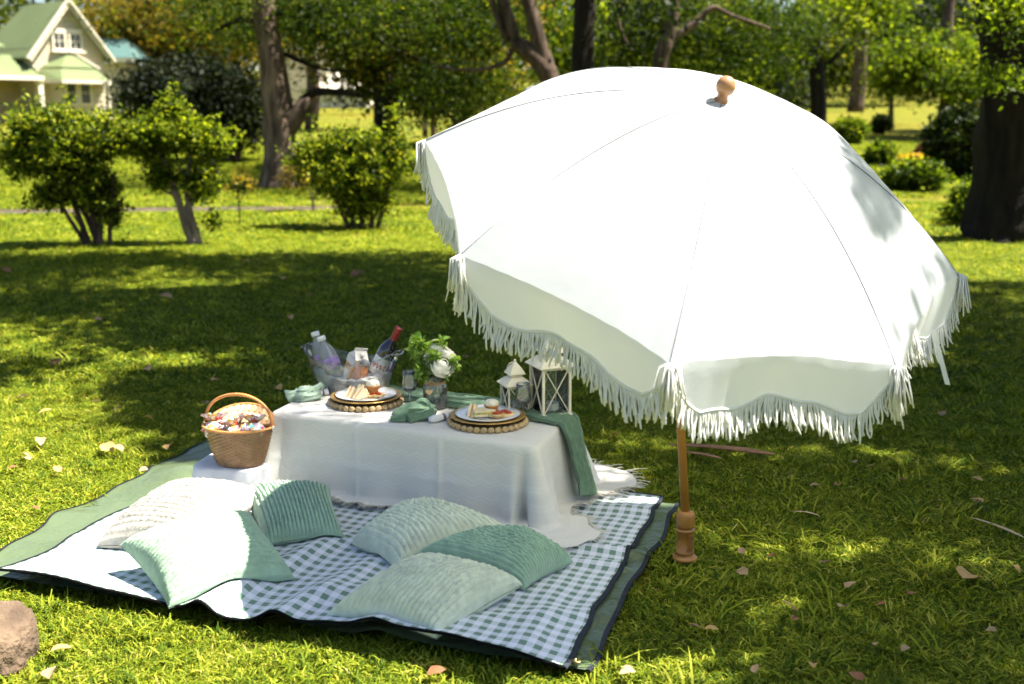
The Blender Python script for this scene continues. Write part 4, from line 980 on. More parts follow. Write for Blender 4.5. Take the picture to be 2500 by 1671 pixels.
for k in range(nt_+1):
    t_ = k/nt_; ell = t_*(drop+extra)
    wave = (0.010*np.sin(arc*17+1.3)+0.008*np.sin(arc*31)+0.022*(cFR+cBR)*np.sin(arc*62+0.8)+0.03*cFL*np.sin(arc*55+2.1)+np.where(leftend | rightend, 0.016*np.sin(arc*28), 0))
    z = TZ - 0.004 - ell*np.cos(flare); zfl = 0.062
    over = np.maximum(0, zfl - z); z = np.maximum(z, zfl + 0.008*np.maximum(0, np.sin(arc*48))*np.minimum(1, over/0.05))
    out_ = 0.006*min(1, k) + ell*np.sin(flare) + wave*(np.minimum(ell, drop)/drop)**1.3 + over*0.95
    side = 0.10*cFR*over + 0.015*np.sin(arc*48)*np.minimum(1, over/.05)
    tg = np.stack([-nn_[:, 1], nn_[:, 0]], -1)
    crease = 0.008*front*(np.exp(-((pp[:, 0]-.40)/.012)**2)+np.exp(-((pp[:, 0]-.76)/.012)**2))*min(1, k/4)
    crease = crease + 0.004*front*np.exp(-((ell-.17)/.010)**2)*np.sin(pp[:, 0]*9+1)**2
    pl_f = np.exp(-((pp[:, 0]-(TL-.045))/.020)**2)*front; crease = crease - 0.085*pl_f*(min(1, t_*1.15))**1.2
    q = pp + nn_*(out_+crease)[:, None] + tg*side[:, None]
    # the hanging end panel is drawn inwards half-way along
    rings.append(np.stack([q[:, 0], q[:, 1], z], -1)); uvs.append(np.where(front[:, None], np.stack([pp[:, 0], -ell], -1), np.stack([arc, -ell], -1)))
G_ = np.array(rings); G_[..., :2] = (TO+G_[..., 0:1]*TU+G_[..., 1:2]*TV); UVg = np.array(uvs)
for k in range(len(G_)):
    zz = zfold(G_[k][:, 0], G_[k][:, 1])+0.022; G_[k][:, 2] = np.maximum(G_[k][:, 2], zz)
clo = thing('tablecloth', 'cream woven tablecloth draped over the low table down to the mat', 'tablecloth', (TO[0], TO[1], 0))
off = np.array([TO[0], TO[1], 0])
MB().grid(G_-off, UVg, closed=True).build('cloth', m_cloth, clo)
fr_ = MB(); hem = G_[-1]; hd = G_[-1]-G_[-4]; hd /= np.linalg.norm(hd, axis=1)[:, None]+1e-9
r_ = np.random.default_rng(77)
for k in range(ns):
    for rep in range(2):
        f = r_.random(); j = (k+1) % ns; p = hem[k]*(1-f)+hem[j]*f; d = hd[k]+r_.normal(size=3)*0.35; d[2] *= 0.3
        L_ = r_.uniform(.018, .034)*(1.5 if cBR[k] > .2 else 1); e = p+d*L_; e[2] = max(e[2], float(zfold(e[0], e[1]))+.018); m_ = (p+e)/2+[0, 0, .004]
        fr_.tube([p-off, m_-off, e-off], [.0016, .0015, .001], 3, False)
fr_.build('fringe', PM('cream_thread', (0.74, 0.70, 0.60), 0.9, 0.1, 30), clo)

# gauze runner: many long pleats, along the back of the table and over its right end
def gauze(name, col_):
    m, t, out = newmat(name)
    c = ramp(t, noise(t, 40, 5), [(0.3, tuple(x*.8 for x in col_)), (0.7, tuple(x*1.15 for x in col_))])
    princ(t, out, c, 0.95, normal=bump(t, noise(t, 220, 3), 0.5, 0.003), trans=0.2, sheen=0.1, spec=0.1); return m
m_gauze = gauze('sage_gauze', (0.19, 0.30, 0.20))
m_gauze_l = gauze('light_sage_gauze', (0.42, 0.55, 0.43))
ctrl = [(0.25, 0.42, TZ), (0.45, 0.425, TZ), (0.66, 0.42, TZ), (0.88, 0.40, TZ), (1.03, 0.385, TZ), (1.11, 0.375, TZ), (1.160, 0.37, TZ-.012), (1.185, 0.36, TZ-.06), (1.21, 0.345, TZ-.14), (1.24, 0.33, TZ-.22), (1.26, 0.315, 0.075)]
wid = [.13, .15, .16, .17, .18, .19, .19, .18, .17, .165, .18]
C_ = np.array([tp(*c) for c in ctrl]); tt = np.linspace(0, len(C_)-1, 130); Cs = np.stack([np.interp(tt, np.arange(len(C_)), C_[:, k]) for k in range(3)], -1)
for _ in range(6): Cs[1:-1] = (Cs[:-2]+2*Cs[1:-1]+Cs[2:])/4
Ws = np.interp(tt, np.arange(len(C_)), wid)
Tg = np.gradient(Cs, axis=0); Tg /= np.linalg.norm(Tg, axis=1)[:, None]
R3 = np.array([*TV, 0.]); S3 = R3 - Tg*(Tg @ R3)[:, None]; S3 /= np.linalg.norm(S3, axis=1)[:, None]; N3 = np.cross(S3, -Tg) ; N3 *= np.sign((N3 @ np.array([0.3*TU[0], 0.3*TU[1], 1.0])))[:, None]
ww = np.linspace(-.5, .5, 90); sidx = np.linspace(0, 1, len(Cs))
WG, TG = np.meshgrid(ww, tt, indexing='ij')
ph = WG*70 + 2.2*vnoise(np.stack([TG*0.35, WG*3, TG*0], -1), 4)*2
env = 1-(2*np.abs(WG))**4*0.6
pz = 0.010 + 0.008*np.sin(ph) + 0.005*np.sin(ph*2.3+TG*.4) + 0.014*env*(0.6+0.5*n2(TG, WG*4, 0.7, 7))
RP = Cs[None]+S3[None]*(WG*Ws[None])[..., None]+N3[None]*pz[..., None]
RP[..., 2] = np.maximum(RP[..., 2], zfold(RP[..., 0], RP[..., 1])+.02)
ro = MB().grid(RP).build('table_runner', m_gauze); tag(ro, 'crinkled sage green gauze runner along the table and over its right end', 'table runner')

# white cloth-covered box that carries the basket
bx = thing('covered_box', 'low box under a white cloth carrying the wicker basket', 'box', T((*g(578, 1190, .05)[:2], .045), TA+0.25))
m_white_cloth = PM('white_cloth', (0.78, 0.78, 0.80), 0.85, 0.05, 12, 0.3, 120, 0.003, trans=0.1)
Vb = []
for k, (zz, ex) in enumerate(((0.115, -.02), (0.115, 0), (0.108, .008), (0.06, .014), (0.0, .03))):
    ring = []
    for i in range(64):
        a = i/64*2*PI; cx, sx = math.cos(a), math.sin(a); m_ = max(abs(cx)/1.15, abs(sx)/1.0); rr = (0.118+ex)/m_; rr = min(rr, (0.118+ex)*1.28)
        ring.append((cx*rr+0.006*math.sin(i*1.9)*(k/4), sx*rr+.006*math.sin(i*1.3)*(k/4), zz))
    Vb.append(ring)
Vb.insert(0, [(0, 0, .115)]*64)
MB().grid(np.array(Vb), closed=True).build('cloth_cover', m_white_cloth, bx)

# ================================================================== parasol
def canvas_mat():
    m, t, out = newmat('white_canvas')
    tc = nd(t, 'ShaderNodeTexCoord')
    h1 = noise(t, 9, 6, rough=0.6); h2 = noise(t, 34, 5)
    h_ = math_n(t, 'ADD', h1, math_n(t, 'MULTIPLY', h2, 0.25))
    princ(t, out, (0.65, 0.68, 0.72), 0.75, normal=bump(t, h_, 0.14, 0.012), trans=0.48, tcol=(0.88, 0.90, 0.82), spec=0.25); return m
m_canvas = canvas_mat()
m_fringe = PM('white_cotton_fringe', (0.82, 0.82, 0.76), 0.9, 0.06, 60, 0.5, 400, 0.002, trans=0.15)
m_finial = PM('turned_beech', (0.40, 0.20, 0.085), 0.4, 0.10, 12, coat=0.2)
m_pole = PM('brown_plastic', (0.36, 0.16, 0.035), 0.35, 0.1, 10, spec=0.5)
m_pole2 = PM('varnished_pole', (0.42, 0.19, 0.035), 0.35, 0.12, 6)
m_steel = PM('steel_rib', (0.6, 0.6, 0.6), 0.35, 0.05, 10, metal=1.0)
m_seam_shade = PM('seam_shade_grey', (0.20, 0.21, 0.21), 0.9, 0.3, 60)  # the thin shadow along each seam, put into a darker grey
UC = np.array([0.5554, 3.589, 1.213]); UA = np.array([0.17679, -0.42178, 0.88929]); UR, UPH, UH = 0.86, -1.671, 0.363
e1 = np.cross([0, 1, 0], UA); e1 /= np.linalg.norm(e1); e2 = np.cross(UA, e1)
def rib_pt(k, r):
    q = UPH + k*PI/4; d = np.cos(q)*e1 + np.sin(q)*e2
    r = np.asarray(r, float)[..., None]
    return UC + d*UR*r + UA*(UH*(1-r**2.0))
pole_base = np.array([*g(1670, 1385)[:2], 0.0])
um = thing('parasol', 'white fringed beach parasol tilted towards the camera on a brown pole', 'parasol', tuple(pole_base))
pb = pole_base
nr, nsn = 34, 60
for k in range(8):
    r = np.linspace(0.0, 1, nr); s_ = np.linspace(0, 1, nsn); Rg, Sg = np.meshgrid(r, s_, indexing='ij')
    Re = Rg*(1-0.022*4*Sg*(1-Sg)*Rg**3)
    P = rib_pt(k, Re)*(1-Sg)[..., None]+rib_pt(k+1, Re)*Sg[..., None]
    w4 = 4*Sg*(1-Sg)
    wr = 0.010*w4*np.sin(Rg*PI)*1.0 + 0.0012*Rg**6*np.sin(Sg*60+k)*(1-w4*0.5) + 0.004*vnoise(np.stack([Sg*5, Rg*5, Rg*0+k], -1), k)*Rg
    P = P + UA*wr[..., None]
    MB().grid(P-pb).build('canopy_panel', m_canvas, um)
    # valance hanging from the edge, double scallop
    ns2 = 60; s2 = s_; E = P[-1].copy()
    od = E-UC; od[:, 2] = 0; od /= np.linalg.norm(od, axis=1)[:, None]
    w5 = 4*s2*(1-s2)
    Lv = 0.024 + 0.118*np.clip(w5*2.2, 0, 1)**0.8 - 0.028*np.exp(-((s2-0.5)/0.16)**2) + 0.006*np.sin(s2*25+k*2)
    if k == 1: Lv = Lv*(1-0.75*np.exp(-((s2-0.42)/0.10)**2))
    tv = np.linspace(0, 1, 9); vp = []
    rip = 0.006*np.sin(s2*13+k*1.7)+0.002*np.sin(s2*37+k)
    for t_ in tv:
        vp.append(E + np.array([0, 0, -1])*(Lv*t_)[:, None] + od*((0.004*math.sin(min(1, t_*4)*PI/2) + rip*t_*w5 - 0.030*t_*w5)[:, None]))
    vp = np.array(vp); 
    va = MB().grid(vp-pb).build('valance', m_canvas, um)
    bot = vp[-1]
    MB().tube(bot-pb, 0.0042, 6, True).build('braid', m_fringe, va)
    fm_ = MB(); r_ = np.random.default_rng(200+k); nst = 165
    gath = np.array([0.3+0.12*r_.random(), 0.68+0.1*r_.random()])
    for j in range(nst):
        f = (j+0.5)/nst; p = np.array([np.interp(f, s2, bot[:, c]) for c in range(3)]); o_ = np.array([np.interp(f, s2, od[:, c]) for c in range(3)])
        tg = bot[min(ns2-1, int(f*ns2)+1)]-bot[max(0, int(f*ns2)-1)]; tg /= np.linalg.norm(tg)
        L_ = 0.080*r_.uniform(.78, 1.12)*(1.25 if min(f, 1-f) < 0.03 else 1)
        sw = 0.22*vnoise(np.array([f*9, k*3.1, 0.5]), 3)+r_.normal(0, .06); dv = np.array([0, 0, -1.])+tg*sw+o_*r_.normal(.02, .10)
        ph_ = r_.random()*6; am = r_.uniform(.002, .009); tt_ = np.linspace(0, 1, 7)
        cl = np.array([p+dv*L_*t_+tg*am*math.sin(ph_+t_*5)*t_+o_*(am*math.cos(ph_*1.3+t_*4)*t_+.006*t_*t_)-pb for t_ in tt_])
        fm_.tube(cl, [.0020, .0028, .0026, .0029, .0026, .0029, .0022], 5)
    fm_.build('fringe', m_fringe, va)
    # seam, rib and tassel at this corner
    rr = np.linspace(0.03, 1, 30)
    MB().tube(rib_pt(k, rr)+UA*0.0006-pb, 0.0014, 5).build('seam', m_seam_shade, um)
    MB().tube(rib_pt(k, rr)-UA*0.008-pb, 0.0035, 6).build('rib', m_steel, um)
    tip = rib_pt(k, np.array(1.0)); ts = MB(); od0 = tip-UC; od0[2] = 0; od0 /= np.linalg.norm(od0); sd = np.cross(od0, [0, 0, 1.])
    for j in range(26):
        a, b = r_.normal(0, .012), r_.normal(.012, .008); p = tip+sd*a+od0*b+[0, 0, -0.008]
        L_ = r_.uniform(.055, .12); dv = np.array([0, 0, -1])+sd*(a*9+r_.normal(0, .1))+od0*r_.normal(.05, .12)
        ts.tube([tip+[0, 0, .002]-pb, p-pb, p+dv*L_*.5-pb, p+dv*L_-pb], [.0020, .0024, .0024, .0020], 5)
    ts.build('tassel', m_fringe, um)
ap = UC+UA*UH
Mf = aim(ap-pb, UA) @ Matrix.Scale(0.84, 4)
MB().lathe([(0.0, -.01), (.026, -.008), (.027, .004), (.022, .008), (.0195, .014), (.0195, .026), (.024, .031), (.030, .037), (.0335, .047), (.0345, .056), (.033, .067), (.0275, .079), (.018, .088), (.008, .092), (0, .0925)], 28, Mf).build('finial', m_finial, um)
hinge = np.array([0.522, 3.655, 0.985])
MB().tube([ap-pb-UA*.02, hinge-pb], [.0125, .0125], 14).build('upper_pole', m_pole2, um)
MB().lathe([(.012, -.02), (.022, -.018), (.022, .018), (.012, .02)], 16, aim(ap-UA*0.30-pb, UA)).build('runner_hub', m_pole, um)
for k in range(8):
    MB().tube([ap-UA*0.30-pb, rib_pt(k, np.array(.55))-UA*.012-pb], [.003, .003], 6).build('stretcher', m_steel, um)
mp_ = np.array([0, 0, 0.18])
MB().tube([mp_, hinge-pb], [.0148, .0145], 20).build('lower_pole', m_pole2, um)
MB().lathe([(0.0, -.035), (.024, -.03), (.027, 0), (.024, .03), (0, .035)], 18, aim(hinge-pb, (0, 0, 1))).build('tilt_joint', m_pole, um)
def knurl(q, z): return 1+0.035*(1 if math.sin(q*16) > 0 else -1)
base_p = MB().lathe([(0, .03), (.041, .03), (.043, .033), (.043, .038), (.040, .041), (.0285, .043), (.0285, .052), (.031, .054), (.031, .060), (.028, .062), (.028, .128), (.0315, .131), (.0315, .138), (.022, .140), (.020, .146), (0, .146)], 36).build('anchor_body', m_pole, um)
rb = MB()
for j in range(11): rb.box((0.004, -0.0325, .066+j*.0056), (.024, -.024, .0685+j*.0056))
rb.build('anchor_ridges', m_pole, base_p, False)
MB().lathe([(0, .145), (.029, .145), (.030, .148), (.030, .186), (.026, .196), (.0165, .200), (0, .2)], 64, wob=lambda q, z: knurl(q, z) if .15 < z < .19 else 1).build('clamp_collar', m_pole, um)
MB().tube([(0, 0, .032), (0, 0, -.10)], [.016, .003], 12).build('ground_spike', m_pole, um)
# strap that ties the parasol, knotted round the gathered valance
sP = rib_pt(1, np.array(1.0))*0.58+rib_pt(2, np.array(1.0))*0.42
sp_ = []
for t_ in np.linspace(0, 1, 14):
    c = sP+np.array([0.02+0.055*t_, -0.02, -0.01-0.165*t_]); sp_.append([c+np.array([-.0085, 0, .002]), c+np.array([.0085, 0.003, -.002])])
MB().grid(np.array(sp_)-pb).build('tie_strap', m_canvas, um)
# ================================================================== wicker basket
def on(px, py, z): return g(px, py, z)
m_wick = PM('brown_wicker', (0.30, 0.165, 0.08), 0.4, 0.3, 25, 0.2, 200)
m_wick_l = PM('pale_split_wood', (0.68, 0.42, 0.22), 0.5, 0.18, 10, 0.2, 80)
m_cane = PM('honey_cane', (0.56, 0.25, 0.075), 0.35, 0.2, 30)
bc = on(584, 1132, .165)+np.array([0, .02, 0])
bk = thing('wicker_basket', 'brown oval wicker picnic basket with its lid raised', 'basket', T(bc, TA+0.18))
nst, nrow = 44, 22; Pw = []
for j in range(nrow*2+1):
    f = j/(nrow*2); z = 0.148*f; R_ = 0.083+0.040*f**0.85
    row = []
    for i in range(nst*2):
        q = i/(nst*2)*2*PI; ss = math.cos(q*nst/2+ (PI if (j//2) % 2 else 0)); amp = 0.0042*ss*(1 if j % 2 else 0.1)-(0 if j % 2 else .0012)
        row.append(((R_*1.12+amp)*math.cos(q), (R_*0.88+amp)*math.sin(q), z))
    Pw.append(row)
MB().grid(np.array(Pw), closed=True).build('woven_body', m_wick, bk)
MB().grid(np.array([[(x*.95, y*.95, max(z, .006)) for x, y, z in r] for r in Pw[::8]])[:, ::-1], closed=True).build('inner_wall', m_wick, bk)
MB().lathe([(0, 0.004), (.083, .004), (.083, 0.0)], 40, sx=1.12, sy=.88).build('bottom', m_wick, bk)
rim = [(0.1265*1.12*math.cos(q), .1265*.88*math.sin(q), .150+0.004*math.sin(q*50)*0) for q in np.linspace(0, 2*PI, 60)]
MB().tube(rim, .0055, 7, False).build('rim', m_cane, bk)
hd_ = [(-.142*math.cos(q), 0.0+0.012*math.sin(q), .150+.118*math.sin(q)**.8 if 0 < q < PI else .150) for q in np.linspace(0, PI, 30)]
hm = MB().tube(hd_, .006, 8); hb = []
for q in np.linspace(0, 60*PI, 900):
    f = q/(60*PI)*PI; c = np.array([-.142*math.cos(f), .012*math.sin(f), .150+.118*max(0, math.sin(f))**.8]); hb.append(c+.0068*np.array([math.cos(q)*math.cos(f)*1, math.sin(q), math.cos(q)*math.sin(f)]))
hh_ = hm.build('handle', m_cane, bk); MB().tube(hb, .0013, 3, False).build('handle_wrap', m_cane, hh_)
# the rear half lid, raised: slats inside a cane frame
Ml = T((0, 0.004, .156), 0, math.radians(24))
def lid_pt(a, b): return (a*.138, b*.108*math.sqrt(max(0, 1-a*a)), 0.010*(1-a*a)*b)
for k in range(11):
    a0, a1 = -0.97+k*0.1764, -0.97+(k+1)*0.1764-0.012; m_ = MB()
    for z0 in (0,):
        g0 = np.array([[np.array(lid_pt(a, b))+[0, 0, .003*math.sin((a-a0)/(a1-a0)*PI)] for b in np.linspace(0, .97, 5)] for a in np.linspace(a0, a1, 4)])
        m_.grid(xf(Ml, g0.reshape(-1, 3)).reshape(g0.shape)); g1 = g0-np.array([0, 0, .003]); m_.grid(xf(Ml, g1.reshape(-1, 3)).reshape(g1.shape)[::-1])
    m_.build('lid_slat', m_wick_l, bk)
for b in (1.0, .66, .34):
    MB().tube(xf(Ml, [lid_pt(a, b) for a in np.linspace(-1, 1, 24)]), .0055 if b == 1 else .0022, 6).build('lid_frame', m_cane if b == 1 else m_wick, bk)
MB().tube(xf(Ml, [(-.138, 0, 0), (.138, 0, 0)]), .005, 6).build('lid_hinge_rod', m_cane, bk)
for sx in (-1, 1): MB().lathe([(0, 0), (.007, 0), (.008, .003), (.003, .006), (0, .006)], 10, T((sx*.146, -.0, .150), 0, PI/2)).build('hinge_pin', PM('nickel', (.7, .7, .7), .25, .05, 5, metal=1.0) if sx < 0 else bpy.data.materials['nickel'], bk)
# bags of sweets
def candy_mat():
    m, t, out = newmat('sweets_in_film')
    tc = nd(t, 'ShaderNodeTexCoord'); v = nd(t, 'ShaderNodeTexVoronoi'); v.inputs['Scale'].default_value = 52; t.links.new(tc.outputs['Object'], v.inputs['Vector'])
    sp = nd(t, 'ShaderNodeSeparateColor'); t.links.new(v.outputs['Color'], sp.inputs[0])
    c = ramp(t, sp.outputs[0], [(0, (.85, .62, .66)), (.25, (.80, .12, .12)), (.4, (.90, .80, .82)), (.55, (.85, .60, .18)), (.7, (.25, .60, .58)), (.85, (.92, .78, .80)), (1, (.80, .30, .42))])
    c.node.color_ramp.interpolation = 'CONSTANT'
    princ(t, out, c, 0.12, normal=bump(t, noise(t, 55, 5), 1.0, 0.02), spec=0.8, coat=0.5); return m
m_candy = candy_mat()
def bag(loc, sx, sy, sz, rz, rx, seed, label):
    t = thing('sweet_bag', label, 'bag of sweets', T(loc, rz, rx), 'bags of sweets in the basket'); V = []
    for j in range(17):
        row = []
        for i in range(28):
            a = -PI/2+PI*j/16; q = 2*PI*i/28; d = np.array([math.cos(a)*math.cos(q), math.cos(a)*math.sin(q), math.sin(a)])
            k = 1+.22*float(vnoise(d*2.6+seed, seed))+.12*float(vnoise(d*6+seed, seed+1)); row.append(d*k*[sx, sy, sz])
        V.append(row)
    MB().grid(np.array(V), closed=True).build('filled_bag', m_candy, t)
    R2 = np.random.default_rng(seed); top = []
    for j in range(8):
        row = []
        for i in range(24):
            q = 2*PI*i/24; rr = (.008+.006*j)*(1+.35*math.sin(i*2.6+seed)); row.append((rr*math.cos(q), rr*math.sin(q)*.6, sz*.85+j*.0045+.004*math.sin(i*1.7+j)))
        top.append(row)
    MB().grid(np.array(top), closed=True).build('ruffled_neck', m_candy, t)
bm = np.array(bc)
def bloc(x, y, z): return tuple(bk.matrix_world @ Vector((x, y, z)))
bag(bloc(-.080, -.030, .134), .046, .044, .036, .3, -.25, 3, 'clear bag of pink and yellow sweets on the left of the basket')
bag(bloc(0.012, -.050, .130), .034, .036, .030, .9, -.3, 5, 'small clear bag of sweets in the middle of the basket')
bag(bloc(.070, -.022, .136), .050, .044, .038, -.3, -.2, 9, 'clear bag of red and teal sweets on the right of the basket')

# ================================================================== tableware
m_rush = PM('woven_rush', (0.48, 0.34, 0.17), 0.85, 0.35, 60, 0.8, 260, 0.003)
m_gold = PM('gold_charger', (0.56, 0.33, 0.10), 0.42, 0.2, 30, 0.35, 50, 0.004, metal=0.55)
m_china = PM('white_china', (0.80, 0.80, 0.80), 0.18, 0.02, 5, spec=0.6, coat=0.3)
m_giltrim = PM('gilt_rim', (0.55, 0.42, 0.2), 0.3, 0.1, 20, metal=0.8)
def setting(px, py, which, grp):
    c = on(px, py, TZ)
    pm = thing('placemat', 'round braided rush placemat under the %s' % which, 'placemat', T(c, 0.2), 'rush placemats')
    MB().lathe([(0, .009), (.03, .011), (.06, .009), (.09, .011), (.12, .010), (.142, .009), (.142, .001), (0, .001)], 48).build('braided_disc', m_rush, pm)
    kn = None
    for k in range(34):
        q = 2*PI*k/34; Mk = T((.143*math.cos(q), .143*math.sin(q), .0115), q)
        if kn is None:
            V = []
            for j in range(7):
                a = -PI/2+PI*j/6; V.append([(.0125*math.cos(a)*math.cos(w_), .0138*math.cos(a)*math.sin(w_)*(1+.1*math.sin(3*w_)), 0.0125*math.sin(a)) for w_ in np.linspace(0, 2*PI, 10, endpoint=False)])
            kn = MB().grid(np.array(V), closed=True).build('knot', m_rush, pm); kn.matrix_local = Mk
        else: copy_part(kn, Mk, pm)
    ch = thing('charger_plate', 'gold scalloped charger plate under the %s' % which, 'charger', T(c+[0, 0, .0165]), 'gold chargers')
    MB().lathe([(0, 0), (.075, 0), (.085, .002), (.105, .011), (.138, .017), (.144, .017), (.144, .020), (.137, .0205), (.104, .015), (.083, .006), (0, .005)], 96, wob=lambda q, z: 1+0.008*math.sin(q*24)*(1 if z > .01 else 0)).build('charger', m_gold, ch)
    pl_ = thing('dinner_plate', 'white china plate with gilt rim, the %s' % which, 'plate', T(c+[0, 0, .0228]), 'white plates')
    MB().lathe([(0, 0), (.055, 0), (.066, .001), (.08, .008), (.122, .0165), (.1245, .0175), (.122, .0195), (.080, .0125), (.07, .0055), (0, .004)], 64).build('plate', m_china, pl_)
    MB().tube([(.1243*math.cos(q), .1243*math.sin(q), .0186) for q in np.linspace(0, 2*PI, 65)], .0011, 5, False).build('rim_line', m_giltrim, pl_)
    MB().tube([(.076*math.cos(q), .076*math.sin(q), .0118) for q in np.linspace(0, 2*PI, 65)], .0007, 4, False).build('inner_line', m_giltrim, pl_)
    return c+np.array([0, 0, .0272])
cL = setting(894, 985, 'left place setting', 'L'); cR = setting(1191, 1034, 'right place setting', 'R')
m_bread = PM('white_bread', (0.80, 0.66, 0.42), 0.85, 0.12, 60, 0.5, 180, 0.002)
m_fill_o = PM('orange_filling', (0.72, 0.30, 0.09), 0.6, 0.3, 90)
m_fill_g = PM('lettuce_egg_filling', (0.42, 0.45, 0.05), 0.6, 0.4, 70, col2=(0.62, 0.55, 0.06))
def sandwich(label, M, fill, L_=.062, th2=.010):
    t = thing('sandwich', label, 'sandwich', M, 'finger sandwiches')
    def slab(z0, z1, s_, nm, mt):
        tri = np.array([(0, 0), (L_, 0), (0, L_)])*s_ + L_*(1-s_)/3
        m_ = MB(); n = 3; b = .002; 
        V = [(x, y, z) for z in (z0, z1) for x, y in tri]
        m_.add(V, [(2, 1, 0), (3, 4, 5), (0, 1, 4, 3), (1, 2, 5, 4), (2, 0, 3, 5)]); o = m_.build(nm, mt, t, False)
        bv = o.modifiers.new('bevel', 'BEVEL'); bv.width = .0018; bv.segments = 2
    slab(0, th2, 1, 'bread', m_bread); slab(th2+.0004, th2+.006, .97, 'filling', fill); slab(th2+.0064, 2*th2+.0064, 1, 'bread', m_bread)
def stand(p, yaw, lean=0.0):     # a triangle standing on its long edge, apex up
    return T(p, yaw) @ Matrix.Rotation(PI/2+lean, 4, 'X') @ Matrix.Translation((0, .0436*0, -.013)) @ Matrix.Rotation(PI/4*5, 4, 'Z') @ Matrix.Translation((0, 0, 0))
def stand2(p, yaw, lean=0.0, L_=.062):
    hy = L_/math.sqrt(2)         # hypotenuse lies down, right angle at the top
    return T(p, yaw) @ Matrix.Rotation(PI/2+lean, 4, 'X') @ Matrix.Translation((0, hy, -.013)) @ Matrix.Rotation(-3*PI/4, 4, 'Z')
sandwich('triangular sandwich standing at the left of the left plate', stand2(cL+[-.058, -.010, .004], 1.15, .12), m_fill_o)
sandwich('triangular sandwich with pale crust standing at the back of the left plate', stand2(cL+[-.022, .020, .004], 1.25, .05), m_fill_g)
sandwich('triangular sandwich leaning in front of the cupcake on the left plate', stand2(cL+[-.012, -.028, .004], .75, .1), m_fill_o)
sandwich('triangular sandwich standing at the left of the right plate', stand2(cR+[-.058, .012, .004], 1.35, .05), m_fill_o)
sandwich('green filled sandwich lying flat on the right plate', T(cR+[-.050, -.036, .004], .25, 0.0), m_fill_g, .085)
m_cake = PM('sponge', (0.56, 0.22, 0.045), 0.8, 0.3, 60, 0.4, 120)
m_case = PM('paper_case', (0.50, 0.19, 0.05), 0.6, 0.2, 30)
m_icing = PM('cream_icing', (0.86, 0.80, 0.64), 0.45, 0.05, 20)
def cupcake(label, p):
    t = thing('cupcake', label, 'cupcake', T(p), 'iced cupcakes')
    MB().lathe([(0, 0), (.019, 0), (.0255, .026), (.0245, .027), (0, .024)], 60, wob=lambda q, z: 1+.03*math.sin(q*30)).build('paper_case', m_case, t)
    MB().lathe([(.0245, .024), (.0285, .028), (.028, .033), (.02, .036), (0, .036)], 30, wob=lambda q, z: 1+.05*math.sin(q*5)).build('sponge', m_cake, t)
    pr = [(.0265, .0325), (.0275, .037), (.026, .041), (.0265, .044), (.0225, .048), (.0215, .051), (.014, .054), (.006, .055), (0, .0545)]
    MB().lathe(pr, 36, wob=lambda q, z: 1+.06*math.sin(q*6+z*260)).build('icing', m_icing, t)
m_pastry = PM('baked_pastry', (0.66, 0.36, 0.12), 0.6, 0.3, 50, 0.5, 120, col2=(0.80, 0.55, 0.25))
m_tomato = PM('tomato_topping', (0.50, 0.055, 0.02), 0.3, 0.35, 60, 0.4, 120)
m_cheese = PM('melted_cheese', (0.78, 0.48, 0.16), 0.4, 0.25, 60)
def tart(label, p, rz, red=True, s=1.0):
    t = thing('savoury_tart', label, 'tart', T(p, rz, 0, 0, s), 'small savoury tarts')
    V = []
    MB().lathe([(0, 0), (.030, 0), (.034, .006), (.033, .012), (.028, .012), (.026, .008), (0, .008)], 28, None, 1.25, .8, wob=lambda q, z: 1+.03*math.sin(q*14)).build('crust', m_pastry, t)
    MB().lathe([(.026, .008), (.018, .012), (0, .0125)], 24, None, 1.25, .8).build('cheese', m_cheese, t)
    for k, (x, y) in enumerate(((-.014, -.006), (.010, .008), (.018, -.006))):
        MB().lathe([(0, 0), (.011, .001), (.012, .004), (.008, .0065), (0, .007)], 14, T((x, y, .0115), k), 1.35, .8).build('topping', m_tomato, t)
cupcake('iced cupcake standing on the tart of the left plate', cL+[.028, .008, .013])
tart('small tart under the cupcake on the left plate', cL+[.034, -.004, .0005], .1)
cupcake('iced cupcake standing at the back of the right plate', cR+[.014, .040, .002])
tart('red topped tart lying at the right of the right plate', cR+[.052, -.006, .001], .25, True, 1.25)

m_glass = glass_mat('cut_glass', (0.985, 0.995, 0.99), 0.22, 0.03, 1.6)
m_clear = glass_mat('clear_acrylic', (0.96, 0.98, 0.97), 0.07, 0.05, 2.2)
m_pet = glass_mat('clear_plastic', (0.97, 0.98, 0.98), 0.42, 0.08, 1.2)
m_pane = glass_mat('lantern_glass', (0.97, 0.99, 0.98), 0.05, 0.02, 1.0)
m_jar = glass_mat('green_tinted_jar_glass', (0.96, 0.99, 0.975), 0.16, 0.04, 1.6)
def wineglass(label, p):
    t = thing('wine_glass', label, 'glass', T(p), 'cut crystal wine glasses')
    cut = lambda q, z: 1+(0.05*abs(math.sin(q*9+z*260)) if .062 < z < .098 else 0)
    MB().lathe([(.006, .058), (.014, .060), (.024, .067), (.0295, .078), (.0300, .090), (.0275, .106), (.0265, .125), (.0272, .142), (.0262, .142), (.0255, .125), (.0265, .106), (.0285, .090), (.028, .079), (.022, .069), (0, .063)], 48, wob=cut).build('bowl', m_glass, t)
    MB().lathe([(.0045, .004), (.0045, .02), (.0065, .03), (.0048, .04), (.008, .050), (.006, .058)], 12).build('stem', m_glass, t)
    MB().lathe([(0, 0), (.031, 0), (.032, .0015), (.012, .004), (.0045, .008)], 32).build('foot', m_glass, t)
wineglass('cut crystal wine glass standing left of the flower jar', on(1001, 991, TZ))
wineglass('cut crystal wine glass standing in front of the small lantern', on(1277, 1024, TZ))

